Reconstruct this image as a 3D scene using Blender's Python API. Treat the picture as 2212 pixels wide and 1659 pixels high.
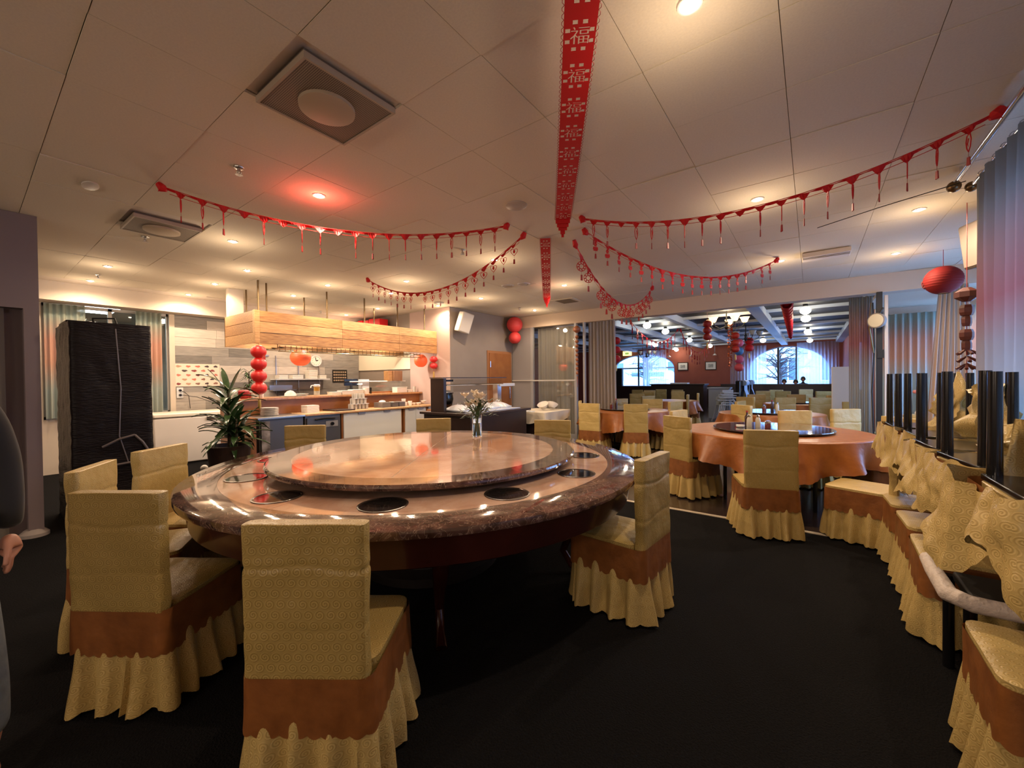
import bpy, math, random
from mathutils import Vector, Matrix, noise
random.seed(7)
PI = math.pi
C = bpy.context.scene.collection
for o in list(bpy.data.objects): bpy.data.objects.remove(o)
# ------------------------------------------------------------------ camera
cd = bpy.data.cameras.new('camera'); cam = bpy.data.objects.new('camera', cd); C.objects.link(cam)
YAW, PIT, ROL, FPX = math.radians(36.39), -math.radians(.673), -.0109, 878.5
f0 = Vector((-math.sin(YAW), math.cos(YAW), 0)); r0 = Vector((math.cos(YAW), math.sin(YAW), 0)); zz = Vector((0, 0, 1))
fw = f0*math.cos(PIT)+zz*math.sin(PIT); up = -f0*math.sin(PIT)+zz*math.cos(PIT)
rt = r0*math.cos(ROL)+up*math.sin(ROL); up2 = -r0*math.sin(ROL)+up*math.cos(ROL)
m = Matrix.Identity(4)
for i in range(3): m[i][0], m[i][1], m[i][2] = rt[i], up2[i], -fw[i]
m[2][3] = 1.45
cam.matrix_world = m
cd.sensor_width = 36; cd.lens = FPX/2212*36; cd.clip_start = .05; cd.clip_end = 200
bpy.context.scene.camera = cam
# ------------------------------------------------------------------ world and exposure
w = bpy.data.worlds.new('world'); bpy.context.scene.world = w; w.use_nodes = True
wn = w.node_tree.nodes; bg = wn['Background']
bg.inputs[0].default_value = (.30, .52, 1, 1); bg.inputs[1].default_value = 8
vs = bpy.context.scene.view_settings
vs.view_transform = 'Standard'; vs.look = 'None'; vs.gamma = 1; vs.use_curve_mapping = False; vs.exposure = .42
WARM = (1, .74, .50); CEIL = 3.05
def lamp(kind, loc, power, col=WARM, size=.04, angle=150, rot=(0, 0, 0), blend=.8, sx=None):
    l = bpy.data.lights.new('lamp_light', kind); l.energy = power; l.color = col
    if kind == 'AREA':
        l.size = size
        if sx: l.shape = 'RECTANGLE'; l.size_y = sx
    else: l.shadow_soft_size = size
    if kind == 'SPOT': l.spot_size = math.radians(angle); l.spot_blend = blend
    o = bpy.data.objects.new('lamp_light', l); o.location = loc; o.rotation_euler = rot; C.objects.link(o); return o
# added warm fill points behind the camera, without fittings, brightening the ceiling
for p in ((-4.2, -3.0, 2.0), (-.6, -3.0, 2.0), (-4.0, -5.0, 2.0), (-.3, -5.2, 2.0)): lamp('POINT', p, 48, (1, .78, .60), .16)

# ------------------------------------------------------------------ materials
MATS = {}
def mat(name, col, rough=.6, metal=0, emit=None, es=0, noise_=None, bump=0, coat=0, alpha=None, trans=0, spec=.5, sheen=0, nscale=8, stretch=None):
    if name in MATS: return MATS[name]
    m = bpy.data.materials.new(name); m.use_nodes = True; MATS[name] = m
    nt = m.node_tree; b = nt.nodes['Principled BSDF']
    b.inputs['Base Color'].default_value = (*col, 1); b.inputs['Roughness'].default_value = rough
    b.inputs['Metallic'].default_value = metal; b.inputs['Specular IOR Level'].default_value = spec
    b.inputs['Coat Weight'].default_value = coat; b.inputs['Coat Roughness'].default_value = .04
    b.inputs['Sheen Weight'].default_value = sheen
    if emit: b.inputs['Emission Color'].default_value = (*emit, 1); b.inputs['Emission Strength'].default_value = es
    if trans: b.inputs['Transmission Weight'].default_value = trans; b.inputs['IOR'].default_value = 1.45
    if noise_ or bump:
        tc = nt.nodes.new('ShaderNodeTexCoord'); mp = nt.nodes.new('ShaderNodeMapping'); no = nt.nodes.new('ShaderNodeTexNoise')
        nt.links.new(tc.outputs['Object'], mp.inputs[0]); nt.links.new(mp.outputs[0], no.inputs['Vector'])
        if stretch: mp.inputs['Scale'].default_value = stretch
        no.inputs['Scale'].default_value = nscale; no.inputs['Detail'].default_value = 5
        if noise_:
            cr = nt.nodes.new('ShaderNodeValToRGB'); cr.color_ramp.elements[0].position = .3; cr.color_ramp.elements[1].position = .7
            cr.color_ramp.elements[0].color = (*noise_, 1); cr.color_ramp.elements[1].color = (*col, 1)
            nt.links.new(no.outputs[0], cr.inputs[0]); nt.links.new(cr.outputs[0], b.inputs['Base Color'])
        if bump:
            bp = nt.nodes.new('ShaderNodeBump'); bp.inputs['Strength'].default_value = bump; bp.inputs['Distance'].default_value = .01
            nt.links.new(no.outputs[0], bp.inputs['Height']); nt.links.new(bp.outputs[0], b.inputs['Normal'])
    return m
def nodes_of(m): return m.node_tree.nodes, m.node_tree.links, m.node_tree.nodes['Principled BSDF']
def math_n(n, l, op, a, b=None):
    q = n.new('ShaderNodeMath'); q.operation = op
    for i, v in enumerate((a, b)):
        if v is None: continue
        if hasattr(v, 'links'): l.new(v, q.inputs[i])
        else: q.inputs[i].default_value = v
    return q.outputs[0]
def damask(name, ca, cb, rough=.38):
    """satin fabric woven with rows of little spirals"""
    m = mat(name, ca, rough, spec=.45); n, l, b = nodes_of(m)
    uv = n.new('ShaderNodeTexCoord'); sp = n.new('ShaderNodeSeparateXYZ'); l.new(uv.outputs['UV'], sp.inputs[0])
    P = .036
    v = math_n(n, l, 'DIVIDE', sp.outputs[1], P); row = math_n(n, l, 'FLOOR', v)
    u = math_n(n, l, 'ADD', math_n(n, l, 'DIVIDE', sp.outputs[0], P*1.05), math_n(n, l, 'MULTIPLY', row, .5))
    fx = math_n(n, l, 'SUBTRACT', math_n(n, l, 'FRACT', u), .5); fy = math_n(n, l, 'SUBTRACT', math_n(n, l, 'FRACT', v), .5)
    r = math_n(n, l, 'SQRT', math_n(n, l, 'ADD', math_n(n, l, 'MULTIPLY', fx, fx), math_n(n, l, 'MULTIPLY', fy, fy)))
    a = math_n(n, l, 'ARCTAN2', fy, fx)
    s = math_n(n, l, 'SINE', math_n(n, l, 'ADD', math_n(n, l, 'MULTIPLY', r, 27), a))
    s = math_n(n, l, 'MULTIPLY', s, math_n(n, l, 'LESS_THAN', r, .47))
    s = math_n(n, l, 'ADD', math_n(n, l, 'MULTIPLY', s, .5), .5)
    mx = n.new('ShaderNodeMix'); mx.data_type = 'RGBA'; l.new(s, mx.inputs[0])
    mx.inputs[6].default_value = (*ca, 1); mx.inputs[7].default_value = (*cb, 1); l.new(mx.outputs[2], b.inputs['Base Color'])
    tc = uv; no = n.new('ShaderNodeTexNoise'); no.inputs['Scale'].default_value = 9; no.inputs['Detail'].default_value = 4; l.new(tc.outputs['Object'], no.inputs['Vector'])
    h = math_n(n, l, 'ADD', math_n(n, l, 'MULTIPLY', s, .05), math_n(n, l, 'MULTIPLY', no.outputs[0], 1.2))
    bp = n.new('ShaderNodeBump'); bp.inputs['Strength'].default_value = .8; bp.inputs['Distance'].default_value = .012
    l.new(h, bp.inputs['Height']); l.new(bp.outputs[0], b.inputs['Normal'])
    l.new(math_n(n, l, 'ADD', math_n(n, l, 'MULTIPLY', s, -.12), rough+.06), b.inputs['Roughness'])
    return m
gold = damask('gold_damask', (.28, .19, .05), (.45, .33, .115))
gold2 = damask('pale_gold_damask', (.42, .295, .095), (.60, .45, .18))
sashm = mat('copper_satin', (.27, .098, .024), .42, noise_=(.18, .062, .015), bump=.5, nscale=14)
def marble(name, base, dark, vein, scale):
    m = mat(name, base, .07, coat=.6, spec=.5); n, l, b = nodes_of(m)
    tc = n.new('ShaderNodeTexCoord'); no = n.new('ShaderNodeTexNoise'); no.inputs['Scale'].default_value = scale; no.inputs['Detail'].default_value = 9; no.inputs['Distortion'].default_value = 1.1
    l.new(tc.outputs['Object'], no.inputs['Vector'])
    cr = n.new('ShaderNodeValToRGB'); e = cr.color_ramp.elements
    e[0].position = .36; e[0].color = (*dark, 1); e[1].position = .62; e[1].color = (*base, 1)
    x = e.new(.50); x.color = tuple((a+c)/2 for a, c in zip(dark, base))+(1,); l.new(no.outputs[0], cr.inputs[0])
    n2 = n.new('ShaderNodeTexNoise'); n2.inputs['Scale'].default_value = scale*1.7; n2.inputs['Detail'].default_value = 6; n2.inputs['Distortion'].default_value = 2.2; l.new(tc.outputs['Object'], n2.inputs['Vector'])
    ab = math_n(n, l, 'ABSOLUTE', math_n(n, l, 'SUBTRACT', n2.outputs[0], .5))
    vv = math_n(n, l, 'LESS_THAN', ab, .012)
    mx = n.new('ShaderNodeMix'); mx.data_type = 'RGBA'; l.new(math_n(n, l, 'MULTIPLY', vv, .55), mx.inputs[0]); l.new(cr.outputs[0], mx.inputs[6]); mx.inputs[7].default_value = (*vein, 1)
    l.new(mx.outputs[2], b.inputs['Base Color']); return m
mar_dark = marble('dark_marble', (.16, .085, .065), (.045, .022, .018), (.42, .30, .22), 7)
mar_beige = marble('beige_marble', (.64, .45, .34), (.48, .28, .19), (.54, .33, .23), 3)
carpet = mat('carpet', (.010, .010, .011), .95, noise_=(.005, .005, .006), bump=1, nscale=120, spec=.1)
woodfl = mat('dark_wood_floor', (.045, .03, .024), .25, noise_=(.028, .018, .015), nscale=3, stretch=(1, 8, 1), coat=.2)
tilem = mat('ceiling_tile', (.66, .585, .46), .85, noise_=(.61, .54, .43), bump=.06, nscale=90, spec=.2)
tileb = mat('ceiling_white', (.66, .58, .50), .8)
wallm = mat('taupe_wall', (.27, .225, .19), .8, noise_=(.25, .205, .175), nscale=3)
wallw = mat('cream_wall', (.62, .54, .45), .75, noise_=(.56, .48, .40), nscale=2)
walld = mat('mauve_wall', (.16, .125, .13), .8)
terra = mat('terracotta_wall', (.34, .085, .05), .7, noise_=(.28, .07, .045), nscale=2)
pine = [mat('pine_%s' % k, c, .5, noise_=d, nscale=6, stretch=(9, 1, 9), bump=.15) for k, c, d in (('honey', (.50, .27, .10), (.30, .13, .045)), ('light', (.62, .37, .16), (.40, .20, .08)), ('golden', (.52, .29, .11), (.24, .10, .04)))]
greyw = [mat('grey_board_%s' % k, c, .65, noise_=d, nscale=5, stretch=(1, 1, 7), bump=.2) for k, c, d in (('dark', (.20, .19, .18), (.13, .125, .12)), ('mid', (.31, .29, .27), (.22, .21, .20)), ('light', (.46, .42, .38), (.36, .33, .30)), ('pale', (.58, .53, .48), (.46, .42, .38)))]
orangew = mat('orange_wood', (.33, .13, .038), .4, noise_=(.24, .085, .025), nscale=4, stretch=(8, 1, 1))
darkw = mat('dark_brown_wood', (.028, .016, .013), .3, noise_=(.02, .011, .01), nscale=5)
redw = mat('mahogany', (.055, .012, .008), .22, noise_=(.035, .008, .006), nscale=4, coat=.3)
black = mat('black_lacquer', (.006, .006, .007), .18)
blackm = mat('black_matt', (.008, .008, .008), .6)
white = mat('white_laminate', (.66, .68, .70), .35)
whitep = mat('white_porcelain', (.78, .74, .68), .2)
steel = mat('steel', (.45, .44, .42), .3, 1)
greysteel = mat('grey_steel', (.16, .15, .15), .4, .6)
brass = mat('brass', (.16, .11, .06), .35, 1)
chrome = mat('chrome', (.7, .7, .72), .12, 1)
red = mat('red_felt', (.50, .010, .012), .55, spec=.3)
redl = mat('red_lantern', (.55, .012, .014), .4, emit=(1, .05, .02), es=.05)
redd = mat('deep_red', (.30, .015, .015), .55)
orange = mat('orange_satin', (.34, .115, .026), .36, noise_=(.25, .078, .017), bump=.6, nscale=10)
goldf = mat('gold_foil', (.65, .42, .12), .35, .6)
leafm = mat('dracaena_leaf', (.035, .075, .02), .28, noise_=(.015, .04, .012), nscale=20)
stemm = mat('stem', (.06, .045, .025), .8)
petal = mat('cream_petal', (.85, .76, .62), .5)
glass = mat('clear_glass', (.95, .97, .95), .02, trans=1)
def thin_glass(name, tint, mixf):
    m = bpy.data.materials.new(name); m.use_nodes = True; n = m.node_tree.nodes; l = m.node_tree.links; n.clear()
    o = n.new('ShaderNodeOutputMaterial'); t = n.new('ShaderNodeBsdfTransparent'); g = n.new('ShaderNodeBsdfGlossy'); x = n.new('ShaderNodeMixShader'); fr = n.new('ShaderNodeFresnel')
    t.inputs[0].default_value = (*tint, 1); g.inputs['Roughness'].default_value = .03; fr.inputs[0].default_value = 1.5
    ge = n.new('ShaderNodeNewGeometry')
    q = math_n(n, l, 'ADD', math_n(n, l, 'MULTIPLY', fr.outputs[0], math_n(n, l, 'SUBTRACT', 1, ge.outputs['Backfacing'])), mixf)
    l.new(q, x.inputs[0]); l.new(t.outputs[0], x.inputs[1]); l.new(g.outputs[0], x.inputs[2]); l.new(x.outputs[0], o.inputs[0]); return m
pane = thin_glass('window_glass', (.86, .93, .95), .02)
sgl = thin_glass('counter_glass', (.93, .95, .94), .07)
def sheer(name, stops, transp, tl=.5, zr=(0, 3)):
    """translucent dyed curtain; its colour follows a printed band pattern over its height"""
    m = bpy.data.materials.new(name); m.use_nodes = True; n = m.node_tree.nodes; l = m.node_tree.links; n.clear()
    o = n.new('ShaderNodeOutputMaterial'); tr = n.new('ShaderNodeBsdfTransparent'); d = n.new('ShaderNodeBsdfDiffuse'); t = n.new('ShaderNodeBsdfTranslucent')
    a = n.new('ShaderNodeMixShader'); b = n.new('ShaderNodeMixShader'); a.inputs[0].default_value = tl; b.inputs[0].default_value = transp
    tc = n.new('ShaderNodeTexCoord'); sp = n.new('ShaderNodeSeparateXYZ'); l.new(tc.outputs['Object'], sp.inputs[0])
    mr = n.new('ShaderNodeMapRange'); mr.inputs[1].default_value, mr.inputs[2].default_value = zr; l.new(sp.outputs[2], mr.inputs[0])
    cr = n.new('ShaderNodeValToRGB'); e = cr.color_ramp.elements; e[0].position, e[0].color = stops[0][0], (*stops[0][1], 1); e[1].position, e[1].color = stops[-1][0], (*stops[-1][1], 1)
    for p, c in stops[1:-1]: q = e.new(p); q.color = (*c, 1)
    l.new(mr.outputs[0], cr.inputs[0]); l.new(cr.outputs[0], d.inputs[0]); l.new(cr.outputs[0], t.inputs[0])
    l.new(d.outputs[0], a.inputs[1]); l.new(t.outputs[0], a.inputs[2]); l.new(a.outputs[0], b.inputs[1]); l.new(tr.outputs[0], b.inputs[2]); l.new(b.outputs[0], o.inputs[0]); return m
teal = sheer('teal_red_curtain', [(0, (.32, .33, .32)), (.42, (.40, .40, .38)), (.55, (.34, .29, .28)), (.66, (.34, .14, .14)), (.78, (.30, .19, .18)), (.88, (.20, .20, .19)), (1, (.13, .14, .13))], .02, .38)
tealk = sheer('green_orange_curtain', [(0, (.36, .42, .38)), (.45, (.44, .48, .44)), (.6, (.62, .36, .26)), (.72, (.60, .34, .26)), (.85, (.34, .38, .32)), (1, (.26, .30, .26))], .02, .3)
grey_c = sheer('grey_curtain', [(0, (.40, .34, .29)), (1, (.42, .37, .33))], 0, .2)
cream_c = sheer('cream_curtain', [(0, (.52, .38, .27)), (.55, (.50, .36, .27)), (1, (.52, .44, .36))], 0, .3)
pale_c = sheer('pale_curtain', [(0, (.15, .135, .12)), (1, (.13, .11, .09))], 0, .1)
voile = sheer('blue_white_voile', [(0, (.75, .9, .98)), (.55, (.80, .86, .95)), (.75, (.80, .70, .82)), (1, (.72, .72, .78))], .42, .85)

# ------------------------------------------------------------------ mesh helpers
class MB:
    def __init__(s): s.v = []; s.f = []; s.M = None
    def add(s, vs, fs):
        k = len(s.v)
        s.v += [tuple(s.M @ Vector(p)) for p in vs] if s.M else [tuple(p) for p in vs]
        s.f += [tuple(k+i for i in f) for f in fs]; return s
    def box(s, x0, x1, y0, y1, z0, z1):
        return s.add([(x0, y0, z0), (x1, y0, z0), (x1, y1, z0), (x0, y1, z0), (x0, y0, z1), (x1, y0, z1), (x1, y1, z1), (x0, y1, z1)],
                     [(0, 3, 2, 1), (4, 5, 6, 7), (0, 1, 5, 4), (1, 2, 6, 5), (2, 3, 7, 6), (3, 0, 4, 7)])
    def lathe(s, prof, n=24, c=(0, 0, 0), cap=True, sq=1):
        vs = []; fs = []
        for r, z in prof:
            for i in range(n):
                a = 2*PI*i/n; vs.append((c[0]+r*math.cos(a), c[1]+r*math.sin(a)*sq, c[2]+z))
        for j in range(len(prof)-1):
            for i in range(n):
                k = (i+1) % n; fs.append((j*n+i, j*n+k, (j+1)*n+k, (j+1)*n+i))
        if cap: fs.append(tuple(range(n))[::-1]); fs.append(tuple((len(prof)-1)*n+i for i in range(n)))
        return s.add(vs, fs)
    def cyl(s, x, y, z0, z1, r, n=16, r2=None): return s.lathe([(r, z0), (r if r2 is None else r2, z1)], n, (x, y, 0))
    def tube(s, pts, r, n=8, cap=True):
        pts = [Vector(p) for p in pts]; vs = []; fs = []; ref = None
        for i, p in enumerate(pts):
            t = (pts[min(i+1, len(pts)-1)]-pts[max(i-1, 0)]).normalized()
            if ref is None: ref = Vector((0, 0, 1)) if abs(t.z) < .9 else Vector((1, 0, 0))
            a = t.cross(ref).normalized(); b = a.cross(t).normalized(); ref = b
            rr = r[i] if isinstance(r, (list, tuple)) else r
            for k in range(n): q = 2*PI*k/n; vs.append(p+a*math.cos(q)*rr+b*math.sin(q)*rr)
        for i in range(len(pts)-1):
            for k in range(n): j = (k+1) % n; fs.append((i*n+k, i*n+j, (i+1)*n+j, (i+1)*n+k))
        if cap: fs.append(tuple(range(n))[::-1]); fs.append(tuple((len(pts)-1)*n+k for k in range(n)))
        return s.add(vs, fs)
    def grid(s, fn, nu, nv, cu=False):
        vs = [fn(i/nu, j/nv) for j in range(nv+1) for i in range(nu if cu else nu+1)]; w_ = nu if cu else nu+1; fs = []
        for j in range(nv):
            for i in range(nu): k = (i+1) % w_; fs.append((j*w_+i, j*w_+k, (j+1)*w_+k, (j+1)*w_+i))
        return s.add(vs, fs)
    def sphere(s, c, r, n=20, m_=12, sz=1):
        return s.lathe([(max(r*math.sin(PI*j/m_), .0005), -r*sz*math.cos(PI*j/m_)) for j in range(m_+1)], n, c)
    def build(s, name, mt, parent=None, loc=None, rotz=0, smooth=40, bevel=0, uv=False):
        me = bpy.data.meshes.new(name); me.from_pydata(s.v, [], s.f); me.materials.append(mt)
        if smooth:
            me.polygons.foreach_set('use_smooth', [True]*len(me.polygons)); me.set_sharp_from_angle(angle=math.radians(smooth))
        if uv:
            ul = me.uv_layers.new()
            for p in me.polygons:
                nx, ny, nz = map(abs, p.normal)
                for li in p.loop_indices:
                    co = me.vertices[me.loops[li].vertex_index].co
                    ul.data[li].uv = (co.x, co.y) if nz > nx and nz > ny else ((co.x, co.z) if ny > nx else (co.y, co.z))
        me.update()
        o = bpy.data.objects.new(name, me); C.objects.link(o)
        if parent: o.parent = parent
        if loc: o.location = loc
        if rotz: o.rotation_euler[2] = rotz
        if bevel:
            b = o.modifiers.new('bevel', 'BEVEL'); b.width = bevel; b.segments = 2; b.limit_method = 'ANGLE'
        return o
def thing(name, label, cat, loc=(0, 0, 0), rotz=0, group=None):
    o = bpy.data.objects.new(name, None); o.empty_display_size = .1; C.objects.link(o); o.location = loc; o.rotation_euler[2] = rotz
    return tag(o, label, cat, group)
def tag(o, label, cat, group=None):
    o['label'] = label; o['category'] = cat
    if group: o['group'] = group
    return o
def struct(o): o['kind'] = 'structure'; return o
def dup(r, loc, rotz=0, label=None, group=None, scale=None):
    c = r.copy(); C.objects.link(c); c.location = loc; c.rotation_euler[2] = rotz
    if scale: c.scale = scale
    if label: c['label'] = label
    if group: c['group'] = group
    for a in list(r.children):
        d = a.copy(); C.objects.link(d); d.parent = c
        for e in list(a.children): g = e.copy(); C.objects.link(g); g.parent = d
    return c
def B(*a): return MB().box(*a)
R_ = math.radians

# ================================================================== STRUCTURE
struct(B(-12, 2.8, -7.2, 4.64, -.1, 0).build('floor', carpet))
struct(B(-12, 2.8, 4.64, 23.4, -.1, 0).build('floor', woodfl))
struct(B(-6.3, 2.2, 4.62, 4.67, 0, .006).build('trim_1', mat('metal_trim', (.75, .66, .52), .35, .3)))
cl = struct(B(-12, 2.8, -7.2, 8.9, CEIL+.022, CEIL+.2).build('ceiling', tileb))
tile_mesh = None
vent_cells = {(1, 3), }
for i in range(18):
    for j in range(16):
        x = -9.112+.6*i+.3; y = -.848+.6*j+.3
        skip = (abs(x+2.212) < .05 and abs(y-1.252) < .05) or (abs(x+5.212) < .05 and abs(y-1.252) < .05)
        if skip: continue
        if tile_mesh is None:
            o = B(-.2983, .2983, -.2983, .2983, 0, .016).build('ceiling_panel', tilem, cl, smooth=0); tile_mesh = o.data
        else:
            o = bpy.data.objects.new('ceiling_panel', tile_mesh); C.objects.link(o); o.parent = cl
        o.location = (x, y, CEIL+random.uniform(0, .004)); o.rotation_euler = (random.gauss(0, .003), random.gauss(0, .003), 0)
# plain borders of the ceiling
for a in ((-12, -9.115, -7.2, 8.9), (1.69, 2.8, -7.2, 8.9), (-9.115, 1.69, -7.2, -.852), (-9.115, 1.69, 8.755, 8.9)):
    B(*a, CEIL, CEIL+.02).build('border_panel', tileb, cl, smooth=0)
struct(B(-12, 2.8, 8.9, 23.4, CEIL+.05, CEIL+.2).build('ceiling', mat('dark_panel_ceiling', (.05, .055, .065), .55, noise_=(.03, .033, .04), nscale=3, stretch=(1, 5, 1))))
# walls
wl = struct(B(-6.15, -5.95, -7.2, -.62, 0, CEIL).build('wall_left', walld))
B(-6.15, -5.95, -.62, .362, 2.165, CEIL).build('lintel', walld, wl, smooth=0); B(-6.15, -5.95, .362, .46, 0, CEIL).build('jamb', walld, wl, smooth=0); B(-6.15, -6.08, -.62, .362, 0, 2.165).build('recess_back', walld, wl, smooth=0)
g = MB(); g.lathe([(.10, 0), (.10, .03), (.07, .06), (.055, .07)], 20, (-6.0, .40, 0)); g.build('foot', mat('foot_trim', (.30, .26, .24), .6), wl)
struct(B(-12, -6.15, -.62, -.5, 0, CEIL).build('wall_front', wallm))
struct(B(-9.82, -9.45, -.5, 6.385, 2.755, CEIL).build('trim_2', wallw))
wk = struct(B(-9.95, -9.82, 2.36, 6.385, 0, CEIL).build('wall_kitchen', wallw))
B(-9.95, -9.82, -.5, .78, 0, 2.755).build('window_pier', wallw, wk, smooth=0)
B(-9.95, -9.82, .78, 2.36, 0, .88).build('window_parapet', wallw, wk, smooth=0)
# room added behind the kitchen window; its panel imitates a reflection in glass
struct(B(-13.4, -9.96, -1, 3.6, 2.93, 3.0).build('ceiling', tileb)); struct(B(-13.5, -13.4, -1, 3.6, 0, 3).build('wall_far', mat('pale_green_wall', (.50, .54, .50), .7)))
struct(B(-13.4, -9.96, -1.1, -1, 0, 3).build('wall_side', wallw)); struct(B(-13.4, -9.96, 3.6, 3.7, 0, 3).build('wall_side', wallw)); struct(B(-13.4, -9.96, -1, 3.6, -.1, 0).build('floor', woodfl))
t = thing('reflection_panel', 'added bright panel standing for a reflection above the wrapped cabinet', 'light', (-10.5, 1.53, 2.83))
B(-.52, .52, -.24, .24, -.03, 0).build('frame', white, t, smooth=0); MB().tube([(0, 0, 0), (0, 0, .1)], .01, 6).build('stem', steel, t); B(-.50, .50, -.22, .22, -.036, -.03).build('diffuser', mat('reflection_glow', (1, 1, 1), emit=(1, .98, .95), es=9), t, smooth=0)
lamp('AREA', (-10.75, 1.63, 2.87), 25, (1, .96, .9), .7)
wb = struct(B(-9.95, -6.37, 6.385, 8.9, 0, CEIL).build('wall_kitchen_side', wallm))
B(-7.7, -6.375, 6.37, 6.385, 0, CEIL).build('side_panel', mat('rose_wall', (.46, .33, .29), .8), wb, smooth=0)
B(-9.82, -7.7, 6.36, 6.385, 1.72, 2.42).build('cream_panel', mat('cream_panel', (.74, .68, .54), .5), wb, smooth=0)
hd = struct(B(-6.37, 2.3, 8.65, 8.9, 2.76, CEIL).build('trim_3', mat('header_paint', (.56, .44, .33), .75)))
B(-3.7, 2.3, 8.9, 9.02, 2.80, 2.93).build('edge_beam', mat('pale_beam', (.42, .50, .62), .5), hd, smooth=0)
d = struct(B(-6.37, -6.35, 7.62, 8.60, 0, 2.16).build('door_1', mat('door_frame_wood', (.34, .15, .06), .5)))
B(-6.352, -6.325, 7.68, 8.54, 0, 2.10).build('leaf', orangew, d, bevel=.004); MB().tube([(-6.29, 8.44, .95), (-6.29, 8.44, 1.25)], .012).build('handle', chrome, d)
MB().tube([(-6.32, 7.70, 1.75), (-6.32, 7.70, 1.90)], .008).build('hinge', chrome, d)
# glazed partition left of the opening
gp = struct(B(-6.36, -5.78, 8.66, 8.74, 0, 2.76).build('wall_partition', mat('grey_panel', (.30, .28, .28), .6)))
fr = mat('grey_frame', (.34, .33, .33), .45)
for a in ((-5.78, -5.70, 8.64, 8.72, 0, 2.76), (-4.53, -4.47, 8.64, 8.72, 0, 2.76), (-4.30, -4.26, 8.64, 8.72, 0, 2.76)): B(*a).build('mullion', fr, gp, smooth=0)
B(-6.36, -4.5, 8.63, 8.66, 1.395, 1.425).build('rail', mat('pale_rail', (.55, .52, .48), .5), gp, smooth=0); B(-5.70, -4.53, 8.66, 8.72, 0, .12).build('bottom_rail', fr, gp, smooth=0)
B(-5.70, -4.53, 8.675, 8.685, .12, 1.395).build('pane', sgl, gp, smooth=0); B(-5.70, -4.53, 8.675, 8.685, 1.425, 2.76).build('pane', sgl, gp, smooth=0)
# back part of the room and right-hand walls
struct(B(-6.15, 1.6, -7.3, -7.2, 0, CEIL).build('wall_back', wallm))
wr = struct(B(1.35, 1.55, -7.2, .9, 0, CEIL).build('wall_right', wallw))
B(1.35, 1.55, .9, 4.4, 0, .85).build('parapet', wallw, wr, smooth=0); B(1.35, 1.55, .9, 4.4, 2.7, CEIL).build('lintel', wallw, wr, smooth=0); B(1.35, 1.55, 4.4, 4.75, 0, CEIL).build('pier', wallw, wr, smooth=0)
def window(name, x, y0, y1, z0, z1, ny, axis='Y', arch=0, fm=None):
    """frame with mullions and panes in the plane x (axis Y) or y (axis X)"""
    fm = fm or mat('window_frame', (.42, .40, .38), .5); g = MB(); T = .05
    def bx(a0, a1, c0, c1, t0=-.03, t1=.03): return (x+t0, x+t1, a0, a1, c0, c1) if axis == 'Y' else (a0, a1, x+t0, x+t1, c0, c1)
    o = B(*bx(y0, y1, z0, z0+T)).build(name, fm, smooth=0); struct(o)
    B(*bx(y0, y1, z1-T, z1)).build('head', fm, o, smooth=0)
    for k in range(ny+1): yy = y0+(y1-y0)*k/ny; B(*bx(yy-T/2, yy+T/2, z0, z1)).build('mullion', fm, o, smooth=0)
    for k in range(ny): a = y0+(y1-y0)*k/ny+T/2; B(*bx(a, a+(y1-y0)/ny-T, z0+T, z1-T, -.004, .004)).build('pane', pane, o, smooth=0)
    return o
window('window_1', 1.45, .9, 4.4, .85, 2.7, 3)
window('window_2', -9.88, .78, 2.36, .88, 2.755, 2)
struct(B(1.55, 2.4, 4.6, 4.75, 0, CEIL).build('wall_return', wallw))
w2 = struct(B(2.3, 2.45, 4.75, 6.6, 0, CEIL).build('wall_right', wallw)); B(2.3, 2.45, 6.6, 11.2, 0, .7).build('parapet', wallw, w2, smooth=0); B(2.3, 2.45, 6.6, 11.2, 2.62, CEIL+.05).build('lintel', wallw, w2, smooth=0)
window('window_3', 2.36, 6.6, 11.2, .7, 2.62, 4)
we = struct(B(1.1, 2.45, 11.2, 11.35, 0, CEIL+.05).build('wall_end', wallw)); B(1.05, 1.12, 11.1, 11.2, 0, CEIL).build('corner_post', wallw, we, smooth=0)
struct(B(.9, 2.3, 8.9, 11.2, 2.80, 2.86).build('ceiling', tilem))
wr2 = struct(B(1.1, 1.25, 11.35, 14.6, 0, CEIL+.05).build('wall_bar_right', terra)); B(1.1, 1.25, 14.6, 17.4, 0, 1.0).build('parapet', terra, wr2, smooth=0); B(1.1, 1.25, 14.6, 17.4, 2.5, CEIL+.05).build('lintel', terra, wr2, smooth=0); B(1.1, 1.25, 17.4, 23.4, 0, CEIL+.05).build('pier', terra, wr2, smooth=0)
struct(B(-12.1, -12, 8.9, 23.4, 0, CEIL+.05).build('wall_bar_left', terra)); struct(B(-12, -9.95, 8.75, 8.9, 0, CEIL+.05).build('wall_bar_front', terra))
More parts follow.
